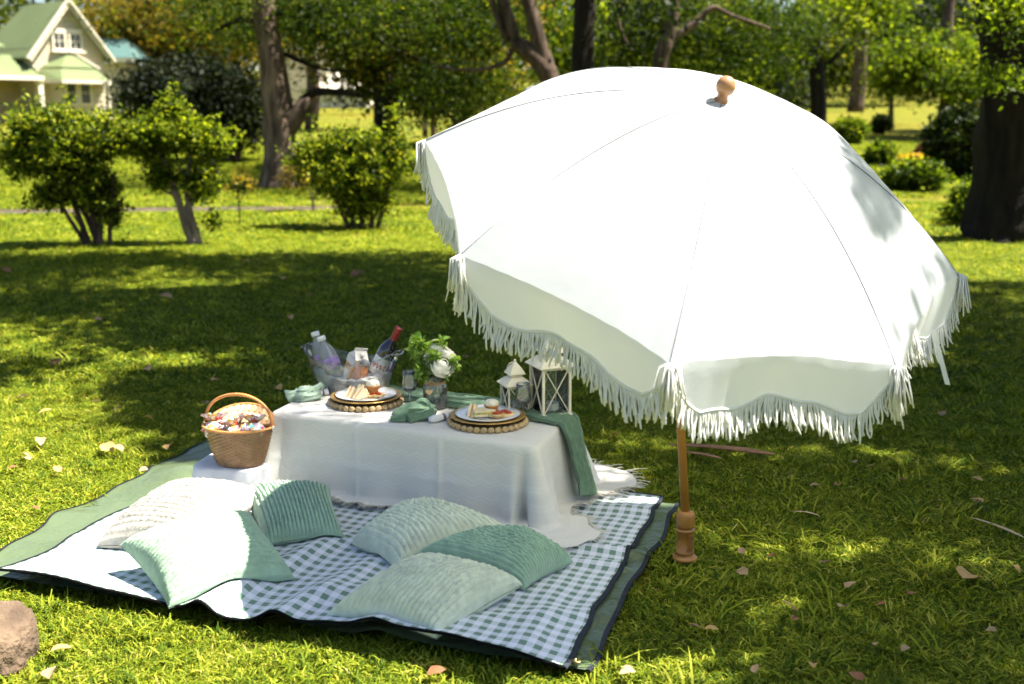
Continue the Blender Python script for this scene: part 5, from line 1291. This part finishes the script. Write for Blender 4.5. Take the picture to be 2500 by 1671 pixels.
# lanterns
m_lan = PM('cream_lantern_metal', (0.80, 0.73, 0.56), 0.45, 0.12, 14)
def lantern(label, p, rz, w_, hb, two, s_roof):
    t = thing('lantern', label, 'lantern', T(p, rz), 'cream candle lanterns'); h = w_/2; pw = w_*.075
    MB().box((-h-.004, -h-.004, 0), (h+.004, h+.004, .010), bev=.002).build('base', m_lan, t, False)
    MB().box((-h, -h, hb-.008), (h, h, hb), bev=.001).build('top_frame', m_lan, t, False) if False else None
    for a in (-1, 1):
        for b in (-1, 1): MB().box((a*(h-pw/2)-pw/2, b*(h-pw/2)-pw/2, .010), (a*(h-pw/2)+pw/2, b*(h-pw/2)+pw/2, hb)).build('post', m_lan, t, False)
    z0, z1 = .012, hb-.006
    for ax in range(4):
        R4 = Matrix.Rotation(ax*PI/2, 4, 'Z'); e = h-pw
        for (za, zb) in ((z0, z1), (z1, z0)):
            m_ = MB().bar((-e, -h+pw*.5-.002*(za > zb), za), (e, -h+pw*.5-.002*(za > zb), zb), .003, .0052, (0, 1, 0)); m_.V[0] = xf(R4, m_.V[0]); m_.build('cross_bar', m_lan, t, False)
        m_ = MB().box((-e, -h+pw*.5-.0022, hb-.010), (e, -h+pw*.5+.0022, hb-.001)); m_.V[0] = xf(R4, m_.V[0]); m_.build('rail', m_lan, t, False)
        m_ = MB().box((-e, -h+pw+.0005, .012), (e, -h+pw+.0016, hb-.003)); m_.V[0] = xf(R4, m_.V[0]); m_.build('pane', m_pane, t, False)
    def pyr(z0, r0, z1, r1, nm, n=4, flick=.0):
        prof = [(0, z0), (r0*1.414, z0), (r0*1.414+.001, z0+.003), ((r0*.55+r1*.45)*1.414, z0+(z1-z0)*.55), (r1*1.414, z1), (0, z1)]
        MB().lathe(prof, n, T((0, 0, 0), PI/4)).build(nm, m_lan, t, False)
    zr = hb+.0005; rh = s_roof
    pyr(zr, h*1.22, zr+rh*.30, h*.62, 'roof')
    MB().box((-h*.52, -h*.52, zr+rh*.30), (h*.52, h*.52, zr+rh*.42)).build('neck', m_lan, t, False)
    pyr(zr+rh*.42+.0005, h*.72, zr+rh*.92, h*.10, 'cap')
    MB().lathe([(0, 0), (.004, .001), (.0055, .005), (.004, .009), (0, .010)], 12, T((0, 0, zr+rh*.92))).build('knob', m_lan, t)
    MB().tube([(h*.62*math.sin(q)-.006, .0, zr+rh*.92-(h*.95)*(1-math.cos(q))*.62) for q in np.linspace(-2.2, .2, 16)], .0013, 5).build('carry_ring', m_lan, t)
    c = thing('candle', 'white pillar candle inside the %s' % ('large lantern' if two else 'small lantern'), 'candle', T(p+np.array([.008, .0, .0105])), 'lantern candles')
    MB().lathe([(0, 0), (w_*.20, 0), (w_*.205, .003), (w_*.205, .030), (w_*.18, .033), (w_*.12, .031), (0, .031)], 24).build('wax', PM('candle_wax', (.78, .78, .74), .4, .03, 10) if 'candle_wax' not in bpy.data.materials else bpy.data.materials['candle_wax'], c)
    MB().tube([(0, 0, .031), (.001, 0, .039)], .0008, 5).build('wick', m_black, c)
lantern('small cream lantern with a pointed roof at the back of the table', on(1257, 1013, TZ)+[0, .0, .012], math.radians(22), .088, .112, False, .095)
lantern('large cream lantern with crossed bars, half hidden by the parasol fringe', on(1343, 1016, TZ)+[0, .0, .012], math.radians(24), .122, .192, True, .12)

# ice tub with bottles
tc_ = on(862, 956, TZ); MT = T(tc_, TA+.06)
tub = thing('drinks_tub', 'clear boat shaped ice tub holding the bottles and carton', 'ice tub', MT)
def tub_ring(f, k=1.0):
    row = []
    for i in range(72):
        q = 2*PI*i/72; cx, sx = math.cos(q), math.sin(q); rx = (.150+.065*f**.8)*k; ry = (.080+.035*f)*k
        e = .75; x = rx*np.sign(cx)*abs(cx)**e; y = ry*np.sign(sx)*abs(sx)**.85; z = f*(.135+.055*cx*cx)
        row.append((x, y, z))
    return row
MB().grid(np.array([[(0, 0, .002)]*72, tub_ring(0.0, .6), tub_ring(0.0)]+[tub_ring(f) for f in np.linspace(.03, 1, 12)]), closed=True).build('shell', m_clear, tub)
MB().tube(np.array(tub_ring(1.0)+tub_ring(1.0)[:1]), .0036, 6, False).build('rolled_rim', m_clear, tub)
for sx in (-1, 1):
    MB().tube([(sx*(.213+.012*math.sin(q)), .05*math.cos(q), .188-.012*math.sin(q)) for q in np.linspace(0, PI, 12)], .005, 7).build('end_grip', m_clear, tub)
m_ice = PM('crushed_ice', (.88, .90, .92), .3, .12, 30, .8, 60, .01, trans=.3)
icem = MB().grid(np.array([[(x*.965, y*.96, max(.004, z)) for x, y, z in tub_ring(f, .97)] for f in (0.02, .25, .5)]+[[(x*.5, y*.5, z+.006*math.sin(i*1.7)) for i, (x, y, z) in enumerate(tub_ring(.5, .97))], [(0, 0, .075)]*72]), closed=True)
ic = icem.build('ice', m_ice); ic.matrix_world = MT; tag(ic, 'bed of white ice in the bottom of the clear tub', 'ice', kind='stuff')
def lw(x, y, z): return np.array(MT @ Vector((x, y, z)))
def dirw(x, y, z): return np.array(MT.to_3x3() @ Vector((x, y, z)))
m_cap = PM('white_cap', (.82, .82, .84), .35, .03, 10)
m_purple = PM('purple_label', (.22, .09, .34), .4, .5, 40, col2=(.50, .36, .60))
m_water = glass_mat('water', (0.93, 0.96, 0.96), 0.10, 0.02, .6)
def water_bottle(label, p, d):
    t = thing('water_bottle', label, 'bottle', aim(p, d) @ Matrix.Scale(1.16, 4), 'water bottles in the tub')
    MB().lathe([(0, 0), (.030, .001), (.033, .006), (.033, .050), (.031, .055), (.033, .060), (.033, .110), (.031, .128), (.024, .148), (.015, .162), (.0125, .168), (.0125, .176)], 28).build('body', m_pet, t)
    MB().lathe([(.0334, .066), (.0334, .108), (.0330, .108), (.0330, .066)], 28).build('label_band', m_purple, t)
    MB().lathe([(0, .174), (.0155, .174), (.0155, .190), (.014, .192), (0, .192)], 24).build('cap', m_cap, t)
water_bottle('clear water bottle with purple label, leftmost in the tub', lw(-.118, .012, .030), dirw(-.36, .05, 1))
water_bottle('clear water bottle with purple label, second from the left in the tub', lw(-.052, -.022, .026), dirw(-.40, -.02, 1))
cr = thing('juice_carton', 'white and orange juice carton with green cap in the tub', 'carton', aim(lw(-.012, -.012, .035), dirw(.42, .0, 1), math.radians(150)))
m_cart = PM('carton_white', (.80, .76, .70), .4, .05, 10); m_cart_o = PM('carton_orange', (.72, .26, .07), .4, .35, 35, col2=(.85, .5, .22))
MB().box((-.032, -.032, 0), (.032, .032, .130), bev=.002).build('body', m_cart_o, cr, False)
MB().add([(-.032, -.032, .1305), (.032, -.032, .1305), (.032, .032, .1305), (-.032, .032, .1305), (-.030, 0, .160), (.030, 0, .160)], [(0, 1, 5, 4), (1, 2, 5), (2, 3, 4, 5), (3, 0, 4)]).build('gable_top', m_cart, cr, False)
MB().box((-.031, -.0015, .159), (.031, .0015, .172)).build('top_seal', m_cart, cr, False)
for k in range(4):
    m_ = MB().box((-.017, -.0338, .028), (.017, -.0325, .072)); m_.V[0] = xf(Matrix.Rotation(k*PI/2, 4, 'Z'), m_.V[0]); m_.build('print_panel', m_cart, cr, False)
for k in range(4):
    m_ = MB().box((-.0315, -.0334, .098), (.0315, -.0322, .1285)); m_.V[0] = xf(Matrix.Rotation(k*PI/2, 4, 'Z'), m_.V[0]); m_.build('top_band', m_cart, cr, False)
MB().lathe([(0, 0), (.011, 0), (.011, .010), (0, .011)], 18, aim((0, -.017, .146), (0, -.75, 1))).build('cap', PM('green_cap', (.02, .36, .22), .35, .05, 10), cr)
MB().lathe([(0, 0), (.009, 0), (.009, .008), (0, .009)], 18, aim((0, .017, .146), (0, .75, 1))).build('spout', m_cart, cr)
jb = thing('juice_bottle', 'orange juice bottle with grey cap leaning beside the wine bottle', 'bottle', aim(lw(.030, -.030, .03), dirw(.48, -.05, 1)))
m_juice = PM('orange_juice', (.62, .20, .06), .15, .12, 10, coat=.6)
MB().lathe([(0, 0), (.029, .001), (.031, .005), (.031, .075), (.028, .088), (.017, .104), (.0155, .112), (0, .112)], 28).build('body', m_juice, jb)
MB().lathe([(0, .1115), (.0185, .1115), (.0185, .126), (0, .127)], 24).build('cap', PM('grey_cap', (.22, .22, .22), .4, .1, 10), jb)
# red wine bottle
WB = aim(lw(.070, .004, .018), dirw(.54, .06, 1), math.radians(0))
wb = thing('wine_bottle', 'dark red wine bottle with white label leaning out of the tub', 'bottle', WB)
m_bottle = PM('dark_bottle_glass', (.010, .008, .014), .08, .1, 5, spec=.7, coat=.6)
MB().lathe([(0, 0), (.036, .001), (.0375, .006), (.0375, .190), (.036, .202), (.028, .222), (.018, .238), (.0145, .250), (.0140, .300), (0, .300)], 36).build('body', m_bottle, wb)
MB().lathe([(.0150, .238), (.0153, .242), (.0149, .296), (.0155, .297), (.0155, .304), (0, .305)], 28).build('foil_capsule', PM('red_foil', (.22, .012, .012), .35, .15, 20), wb)
# which way does the camera lie, round the bottle's axis?
vl = WB.inverted() @ Vector((0, 0, CAM_H)); lab_a = math.atan2(vl[1], vl[0])-0.05
RL = .0379
lm = np.array([[(RL*math.cos(lab_a+a), RL*math.sin(lab_a+a), z) for a in np.linspace(-1.15, 1.15, 28)] for z in np.linspace(.085, .165, 6)])
lb = MB().grid(lm).build('label', PM('label_paper', (.78, .76, .76), .7, .04, 10), wb)
def text_on(string, size, ang0, z0, mat, parent, shear=0.25, nm='lettering'):
    cu = bpy.data.curves.new('txt', 'FONT'); cu.body = string; cu.size = size; cu.align_x = 'CENTER'; cu.shear = shear; cu.extrude = 0; cu.offset = 0.0006
    ob = bpy.data.objects.new('txt', cu); COL.objects.link(ob)
    dg = bpy.context.evaluated_depsgraph_get(); me = bpy.data.meshes.new_from_object(ob.evaluated_get(dg)); 
    V = np.zeros(len(me.vertices)*3); me.vertices.foreach_get('co', V); V = V.reshape(-1, 3); F = [tuple(p.vertices) for p in me.polygons]
    bpy.data.objects.remove(ob); bpy.data.curves.remove(cu); bpy.data.meshes.remove(me)
    if not len(V): return
    a = ang0+V[:, 0]/RL; W_ = np.stack([(RL+.0006)*np.cos(a), (RL+.0006)*np.sin(a), z0+V[:, 1]], -1)
    return link_mesh(nm, W_, F, mat, parent, False)
m_redink = PM('red_ink', (.50, .02, .015), .6, .05, 10)
text_on('MWU', .034, lab_a, .112, m_redink, lb)
ln = np.array([[((RL+.0006)*math.cos(lab_a+a), (RL+.0006)*math.sin(lab_a+a), z) for a in np.linspace(-.45, .45, 12)] for z in (.103, .105)])
MB().grid(ln).build('underline', m_redink, lb)

# flower jar
vp_ = on(1062, 1000, TZ)+np.array([0, .02, 0])
jar = thing('flower_jar', 'clear glass jar tied with twine holding the white flowers', 'vase', T(vp_))
MB().lathe([(0, .002), (.042, .002), (.048, .006), (.0485, .012), (.0485, .085), (.046, .098), (.040, .106), (.0385, .112), (.040, .130), (.041, .136), (.039, .136), (.037, .112), (.0455, .092), (.0465, .012), (0, .008)], 40).build('glass', m_jar, jar)
MB().lathe([(0, .009), (.0455, .009), (.0455, .055), (0, .055)], 32).build('water', m_water, jar)
m_twine = PM('jute_twine', (.46, .27, .13), .9, .25, 80, .5, 300)
tw = MB()
for k in range(4): tw.tube([(.0405*math.cos(q), .0405*math.sin(q), .103+k*.0028+.001*math.sin(q*3+k)) for q in np.linspace(0, 2*PI, 33)], .0017, 5, False)
twp = tw.build('twine', m_twine, jar)
bwt = MB()
for sg in (-1, 1): bwt.tube([(-.014+sg*.018*math.sin(q), -.043-.004*math.sin(q), .108+.010*math.sin(2*q)*sg) for q in np.linspace(0, PI, 10)], .0014, 5)
bwt.tube([(-.014, -.044, .106), (-.016, -.048, .085)], .001, 4); bwt.build('twine_bow', m_twine, twp)
hq = [(.0135*16*math.sin(q)**3/16, 0, .0135*(13*math.cos(q)-5*math.cos(2*q)-2*math.cos(3*q)-math.cos(4*q))/16) for q in np.linspace(0, 2*PI, 30, endpoint=False)]
hq = np.array(hq); mhh = MB(); mhh.add(np.concatenate([hq+[0, -.001, 0], hq+[0, .001, 0]]), [tuple(range(30)), tuple(range(59, 29, -1))]+[(i, i+30, (i+1) % 30+30, (i+1) % 30) for i in range(30)])
mhh.V[0] = xf(T((-.020, -.0515, .078)), mhh.V[0]); mhh.build('heart_tag', PM('thin_plywood', (.66, .46, .24), .7, .1, 20), jar, False)
bq_ = thing('flower_bouquet', 'bouquet of white roses and pale green sprigs in the twine tied jar', 'flowers', T(vp_))
m_stem = PM('green_stem', (.10, .13, .03), .6, .2, 30)
m_petal = PM('ivory_petal', (.90, .89, .80), .6, .03, 30, trans=.2)
heads = [((.030, -.034, .180), .042, (.5, -.7, .75)), ((.006, .012, .246), .029, (.2, -.5, 1)), ((.038, .004, .222), .027, (.6, -.4, .9)), ((.060, .010, .200), .03, (.8, -.2, .6))]
def petal_mesh(R_, t0, t1, wd, curl):
    V = []
    for j in range(7):
        f = j/6; th_p = t0+(t1-t0)*f; row = []
        hw = wd*(.35+.65*math.sin(min(1, f*1.25)*PI/2))*(1 if f < .8 else 1-(f-.8)*1.1)
        for i in range(9):
            a = (i/8-.5)*2*hw; rr = R_*(1+curl*f**3*(1+.25*math.cos(i*1.3)))+R_*.03*math.sin(i*2.1+f*5)
            row.append((rr*math.sin(th_p)*math.cos(a), rr*math.sin(th_p)*math.sin(a), rr*math.cos(th_p)))
        V.append(row)
    return V
for hi_, (hp, R_, d) in enumerate(heads):
    Mh = aim(hp, d)
    ro_ = MB().lathe([(0, -R_*.7), (R_*.35, -R_*.6), (R_*.45, -R_*.1), (R_*.25, R_*.45), (R_*.10, R_*.55), (0, R_*.5)], 14, Mh).build('rose', m_petal, bq_)
    for ring, (cnt, rs, t0, t1, wd, cu_) in enumerate(((3, .55, 1.9, .18, 1.1, .05), (4, .68, 2.0, .42, .95, .08), (5, .82, 2.1, .72, .85, .12), (6, .96, 2.2, 1.0, .72, .18), (6, 1.05, 2.3, 1.35, .72, .22))):
        for k in range(cnt):
            Mq = Mh @ Matrix.Rotation(2*PI*k/cnt+ring*.55+hi_, 4, 'Z'); V = np.array(petal_mesh(R_*rs*(1+.04*math.sin(k*2+ring)), t0, t1, wd, cu_)); MB().grid(xf(Mq, V.reshape(-1, 3)).reshape(V.shape)).build('petal', m_petal, ro_)
r_ = np.random.default_rng(300); stm = MB()
for hp, R_, d in heads: stm.tube([hp, (hp[0]*.5, hp[1]*.5, .13), (-hp[0]*.5, .008, .03)], [.0028, .0026, .0022], 6)
stm.tube([(.012, -.02, .14), (.022, -.022, .075), (.034, -.018, .014)], [.005, .0055, .0055], 8)
stm.build('stems', m_stem, bq_)
L_sprig = leaf_mat('sprig_leaf', [(0, (.13, .24, .045)), (.6, (.25, .40, .08)), (1, (.48, .56, .22))], .35)
L_grey = leaf_mat('grey_sprig', [(0, (.35, .40, .34)), (1, (.68, .70, .64))], .2)
def sprig(pts, n, sz, mat, seed, nm='sprig', spread=.012):
    r = np.random.default_rng(seed); P = np.array(pts); t_ = r.random(n)*(len(P)-1); i = t_.astype(int); f = (t_-i)[:, None]; Q = P[i]*(1-f)+P[np.minimum(i+1, len(P)-1)]*f
    dd = r.normal(size=(n, 3)); dd[:, 2] += .4; dd /= np.linalg.norm(dd, axis=1)[:, None]
    V, F = leaf_quads(Q+dd*spread*r.random((n, 1)), sz*(0.6+.8*r.random(n)), seed, .5, 1.4, .15, dd)
    link_mesh(nm, V, F, mat, bq_, False, fattr=r.random(n))
for k, (a, b) in enumerate((((-.02, 0, .13), (-.075, .0, .285)), ((-.01, 0, .13), (-.055, -.01, .27)), ((0, 0, .13), (-.09, .01, .235)), ((-.01, -.01, .12), (-.06, -.03, .16)), ((0, 0, .13), (-.035, .0, .25)), ((.01, -.01, .14), (.005, -.05, .225)), ((.0, .0, .14), (.03, .01, .275)), ((.02, -.02, .14), (.085, -.02, .19)))):
    m_ = (np.array(a)+b)/2+[-.01, 0, .012]; sprig([a, m_, b], 190, .026, L_sprig, 310+k)
for k in range(9):
    a = np.array((-.008, -.02, .15)); b = np.array((-.035+.010*k*.8, -.03, .235-.003*abs(k-4)))+r_.normal(0, .006, 3); sprig([a, (a+b)/2, b], 60, .014, L_grey, 330+k, 'grey_sprig', .004)
big = np.array([[-.05, 0, .20], [-.06, .01, .17], [-.045, -.01, .155], [-.07, .005, .225], [.03, -.03, .145], [-.075, 0, .26]]); V, F = leaf_quads(big, .05, 350, .2, 1.3, .1); link_mesh('leaf', V, F, L_sprig, bq_, False, fattr=np.linspace(0, .6, len(F)))

# napkins
def napkin(label, p, loops, mat, seed, rz=0, s=1.0):
    """a loosely knotted gauze napkin: pleated cloth coiled over itself"""
    r = np.random.default_rng(seed); m_ = MB()
    for (pts, w_) in loops:
        P = np.array(pts, float)*s; tt_ = np.linspace(0, len(P)-1, 26); Q = np.stack([np.interp(tt_, np.arange(len(P)), P[:, c]) for c in range(3)], -1)
        for _ in range(4): Q[1:-1] = (Q[:-2]+2*Q[1:-1]+Q[2:])/4
        RR = w_*s*(1+.18*np.sin(tt_*2.2+seed)); n = 30
        mb = MB().tube(Q, RR, n); V = mb.V[0]; ctr_ = np.repeat(Q, n, 0); ang = np.tile(np.arange(n)/n*2*PI, len(Q)); tq = np.repeat(tt_, n)
        k = 1+.20*np.sin(ang*6+tq*.9+seed)+.12*np.sin(ang*11-tq*1.4)+.10*vnoise(np.stack([np.cos(ang)*2, np.sin(ang)*2, tq*1.3], -1), seed); k = k[:, None]
        V = ctr_+(V-ctr_)*k; V[:, 2] = np.maximum(V[:, 2], .002); m_.add(V, mb.F)
    o = m_.build('napkin', mat); o.matrix_world = T(p, rz); return tag(o, label, 'napkin', 'gauze napkins')
napkin('dark sage gauze napkin knotted between the two plates', on(1018, 1022, TZ), [
    ([(-.085, -.030, .012), (-.05, -.01, .026), (-.01, .006, .040), (.03, .02, .042), (.052, .005, .030)], .021),
    ([(.052, .01, .030), (.060, -.02, .026), (.035, -.038, .020), (.0, -.045, .014), (-.03, -.06, .010)], .018),
    ([(-.07, -.045, .012), (-.03, -.02, .030), (.01, -.02, .036), (.045, -.005, .034)], .018),
    ([(-.02, .01, .03), (.015, .022, .055), (.035, .018, .050), (.05, .0, .03)], .016),
    ([(-.095, -.05, .008), (-.06, -.05, .012), (-.02, -.04, .016)], .014)], m_gauze, 5)
napkin('pale sage gauze napkin coiled like a rose at the left table corner', on(748, 976, TZ), [
    ([(-.075, -.03, .014), (-.045, -.02, .022), (-.02, -.005, .026)], .023),
    ([(.030*math.cos(q)*(1-.09*q/2), .028*math.sin(q)*(1-.09*q/2), .026+.003*q) for q in np.linspace(0, 6, 9)], .016),
    ([(.045*math.cos(q), .038*math.sin(q), .018) for q in np.linspace(2.4, 7.2, 8)], .018),
    ([(.03, .02, .03), (.055, .035, .05), (.06, .04, .055)], .014)], m_gauze_l, 8)
def roll(label, p, rz, L_=.085):
    t = thing('cutlery_roll', label, 'cutlery roll', T(p, rz), 'white cutlery rolls')
    prof = [(0, -L_/2), (.010, -L_/2+.004), (.0155, -L_*.25), (.0150, 0), (.0125, L_*.2), (.014, L_*.36), (.017, L_/2), (0, L_/2)]
    M2 = T((0, 0, .0150)) @ Matrix.Rotation(PI/2, 4, 'Y')
    MB().lathe(prof, 22, M2, wob=lambda q, z: 1+.06*math.sin(q*4+z*40)).build('rolled_cloth', m_white_cloth, t)
    MB().lathe([(.0134, L_*.14), (.0142, L_*.15), (.0142, L_*.25), (.0134, L_*.26)], 20, M2).build('grey_band', PM('grey_ribbon', (.16, .15, .15), .7, .2, 20) if 'grey_ribbon' not in bpy.data.materials else bpy.data.materials['grey_ribbon'], t)
roll('white cutlery roll with grey band beside the right plate', on(1072, 1030, TZ), math.radians(38), .095)
roll('white cutlery roll with grey band beside the pale coiled napkin', on(780, 968, TZ), math.radians(30), .07)
tl = thing('tea_light', 'small glass tea light behind the left placemat', 'tea light', T(on(800, 955, TZ)))
MB().lathe([(0, 0), (.022, 0), (.024, .022), (.0225, .022), (.0205, .003), (0, .003)], 24).build('holder', m_glass, tl)
MB().lathe([(0, .0035), (.019, .0035), (.019, .016), (0, .016)], 20).build('wax', bpy.data.materials['candle_wax'], tl)

# ================================================================== rock, sticks and fallen leaves
m_rock = PM('brown_rock', (0.075, 0.043, 0.024), 0.9, 0.5, 7, 1.0, 26, 0.03, col2=(0.13, 0.088, 0.055))
rc = np.array([*g(-52, 1625, 0)[:2], 0.0]); V = []
for j in range(34):
    row = []
    for i in range(52):
        a = -PI/2+PI*j/33; q = 2*PI*i/52; d = np.array([math.cos(a)*math.cos(q), math.cos(a)*math.sin(q), math.sin(a)])
        d2 = np.sign(d)*np.abs(d)**.75
        k = 1+.16*float(vnoise(d*1.6+3, 5))+.08*float(vnoise(d*4+1, 6))+.035*float(vnoise(d*10, 7)); row.append(d2*k*[.135, .13, .115])
    V.append(row)
rk = MB().grid(np.array(V), closed=True).build('rock', m_rock); rk.location = (rc[0], rc[1], .055); tag(rk, 'brown weathered rock at the bottom left corner of the lawn', 'rock')
m_drybark = PM('dry_bark', (0.30, 0.15, 0.075), 0.85, 0.35, 14, 0.6, 60)
m_palestick = PM('pale_stick', (0.52, 0.38, 0.22), 0.85, 0.25, 14)
def stick(label, a, b, r, mat, bend=.01, squash=.45):
    a = np.array(a); b = np.array(b); a[2] = .045; b[2] = .042; m_ = (a+b)/2+[0, bend, .012]; c = (a+b)/2; c[2] = 0
    s_ = np.linspace(0, 1, 10)[:, None]; P = a*(1-s_)**2+2*m_*s_*(1-s_)+b*s_**2
    o = MB().tube(P-c, np.linspace(r*.5, r, 10)*np.array([.4, .8, 1, 1, 1, 1, 1, .9, .7, .3]), 8, True, squash).build('fallen_stick', mat); o.location = c
    return tag(o, label, 'stick', 'fallen sticks')
stick('long flat strip of reddish dry bark on the grass behind the pole', g(1630, 1110), g(1888, 1132), .026, m_drybark, .03)
stick('shorter strip of dry bark just below the long one behind the pole', g(1660, 1128), g(1760, 1142), .015, m_drybark, .0)
stick('pale dry stick on the grass at the right edge', g(2368, 1292), g(2498, 1340), .009, m_palestick, .0)
stick('thin twig lying in the grass right of the pole', g(1930, 1278), g(2000, 1286), .005, m_palestick)
stick('small dark twig in the shaded grass right of the mat', g(1905, 1500), g(1945, 1525), .005, m_drybark)
L1 = PM('dry_leaf_pink', (0.44, 0.28, 0.155), 0.75, 0.3, 20, trans=.2); L2_ = PM('dry_leaf_tan', (0.56, 0.34, 0.12), 0.75, 0.3, 20, trans=.2); L3 = PM('dry_leaf_rust', (0.30, 0.12, 0.05), 0.75, 0.35, 20, trans=.2)
def leafm(seed, mat):
    r = np.random.default_rng(seed); V = []; 
    cu, tw_ = r.uniform(.15, .5), r.uniform(-.3, .3)
    for j in range(7):
        f = j/6; hw = .36*math.sin(PI*f**.8)**.75+.01; row = []
        for i in range(5):
            b = (i/4-.5)*2; row.append(((f-.5), b*hw*(1+.12*math.sin(j*2+i)), cu*(b*b*hw*1.2)+.18*cu*math.sin(f*PI*1.3)+tw_*b*hw*f))
        V.append(row)
    o = MB().grid(np.array(V)).build('fallen_leaf', mat); return o
protos = [leafm(401, L1), leafm(402, L2_), leafm(403, L3), leafm(404, L1), leafm(405, L2_)]
used = set()
def fallen(px, py, size, kind, label):
    src = protos[kind]
    if kind in used: o = src.copy(); COL.objects.link(o)
    else: o = src; used.add(kind)
    p = g(px, py, .045); o.location = p; s_ = size*np.linalg.norm(p-[0, 0, CAM_H])/FOC
    o.scale = (s_, s_, s_); o.rotation_euler = (random.uniform(-.5, .1), random.uniform(-.35, .35), random.uniform(0, 6.28))
    if 'small dry leaf' in label: label = label.replace('small dry leaf', ('small ' if size < 27 else 'broad ') + ('pinkish', 'tan', 'rust brown', 'pinkish', 'tan')[kind] + ' dry leaf')
    return tag(o, label, 'leaf', 'fallen leaves on the lawn')
A_l, B_l, C_l = 'small dry leaf lying in the shaded grass right of the pole', 'small dry leaf lying on the sunlit lawn left of the table', 'small dry leaf lying on the lawn behind the table'
fallen(2362, 1406, 78, 1, 'large curled tan leaf on the grass at the right')
for px, py, sz, k in ((1812, 1398, 34, 0), (2014, 1374, 26, 0), (2077, 1428, 34, 3), (2060, 1482, 34, 0), (1697, 1530, 36, 3), (1737, 1536, 34, 1), (1881, 1356, 28, 2), (1810, 1345, 24, 3), (2228, 1450, 30, 2), (1532, 1642, 42, 0), (1845, 1632, 30, 3), (2090, 1650, 44, 2), (2385, 1222, 34, 1),
                        (2082, 1128, 30, 3), (2385, 1170, 28, 1), (1990, 1185, 24, 3), (2040, 1182, 24, 2), (2205, 1172, 24, 2), (2210, 1585, 24, 0), (1985, 1625, 26, 4), (2420, 1540, 24, 0), (2150, 1475, 24, 2), (1768, 1240, 24, 2), (2480, 1390, 26, 4), (1940, 1510, 26, 2), (2140, 1572, 22, 0), (1600, 1440, 24, 2)): fallen(px, py, sz, k, A_l)
for px, py, sz, k in ((262, 1092, 46, 1), (285, 1096, 34, 0), (98, 1078, 32, 0), (65, 1120, 24, 0), (62, 1110, 20, 3), (415, 1090, 34, 4), (350, 1148, 22, 0), (140, 1145, 26, 1), (85, 1240, 24, 2), (30, 1142, 22, 2), (500, 985, 28, 0), (135, 885, 34, 2), (57, 968, 22, 0), (110, 1005, 30, 1), (362, 900, 26, 0), (290, 998, 22, 0),
                        (235, 980, 22, 3), (525, 928, 24, 1), (680, 948, 28, 4), (365, 1022, 24, 4), (150, 1585, 46, 1), (130, 1640, 54, 0), (1065, 1640, 46, 2), (690, 1000, 18, 0)): fallen(px, py, sz, k, B_l)
for px, py, sz, k in ((405, 725, 30, 0), (870, 668, 40, 2), (880, 670, 26, 3), (690, 680, 22, 4), (210, 672, 22, 2), (710, 775, 22, 1), (755, 722, 20, 4), (940, 690, 18, 2), (1140, 870, 18, 2), (600, 640, 20, 4), (15, 660, 24, 2), (2300, 1010, 24, 3), (240, 780, 20, 3), (1500, 1060, 20, 2)): fallen(px, py, sz, k, C_l)
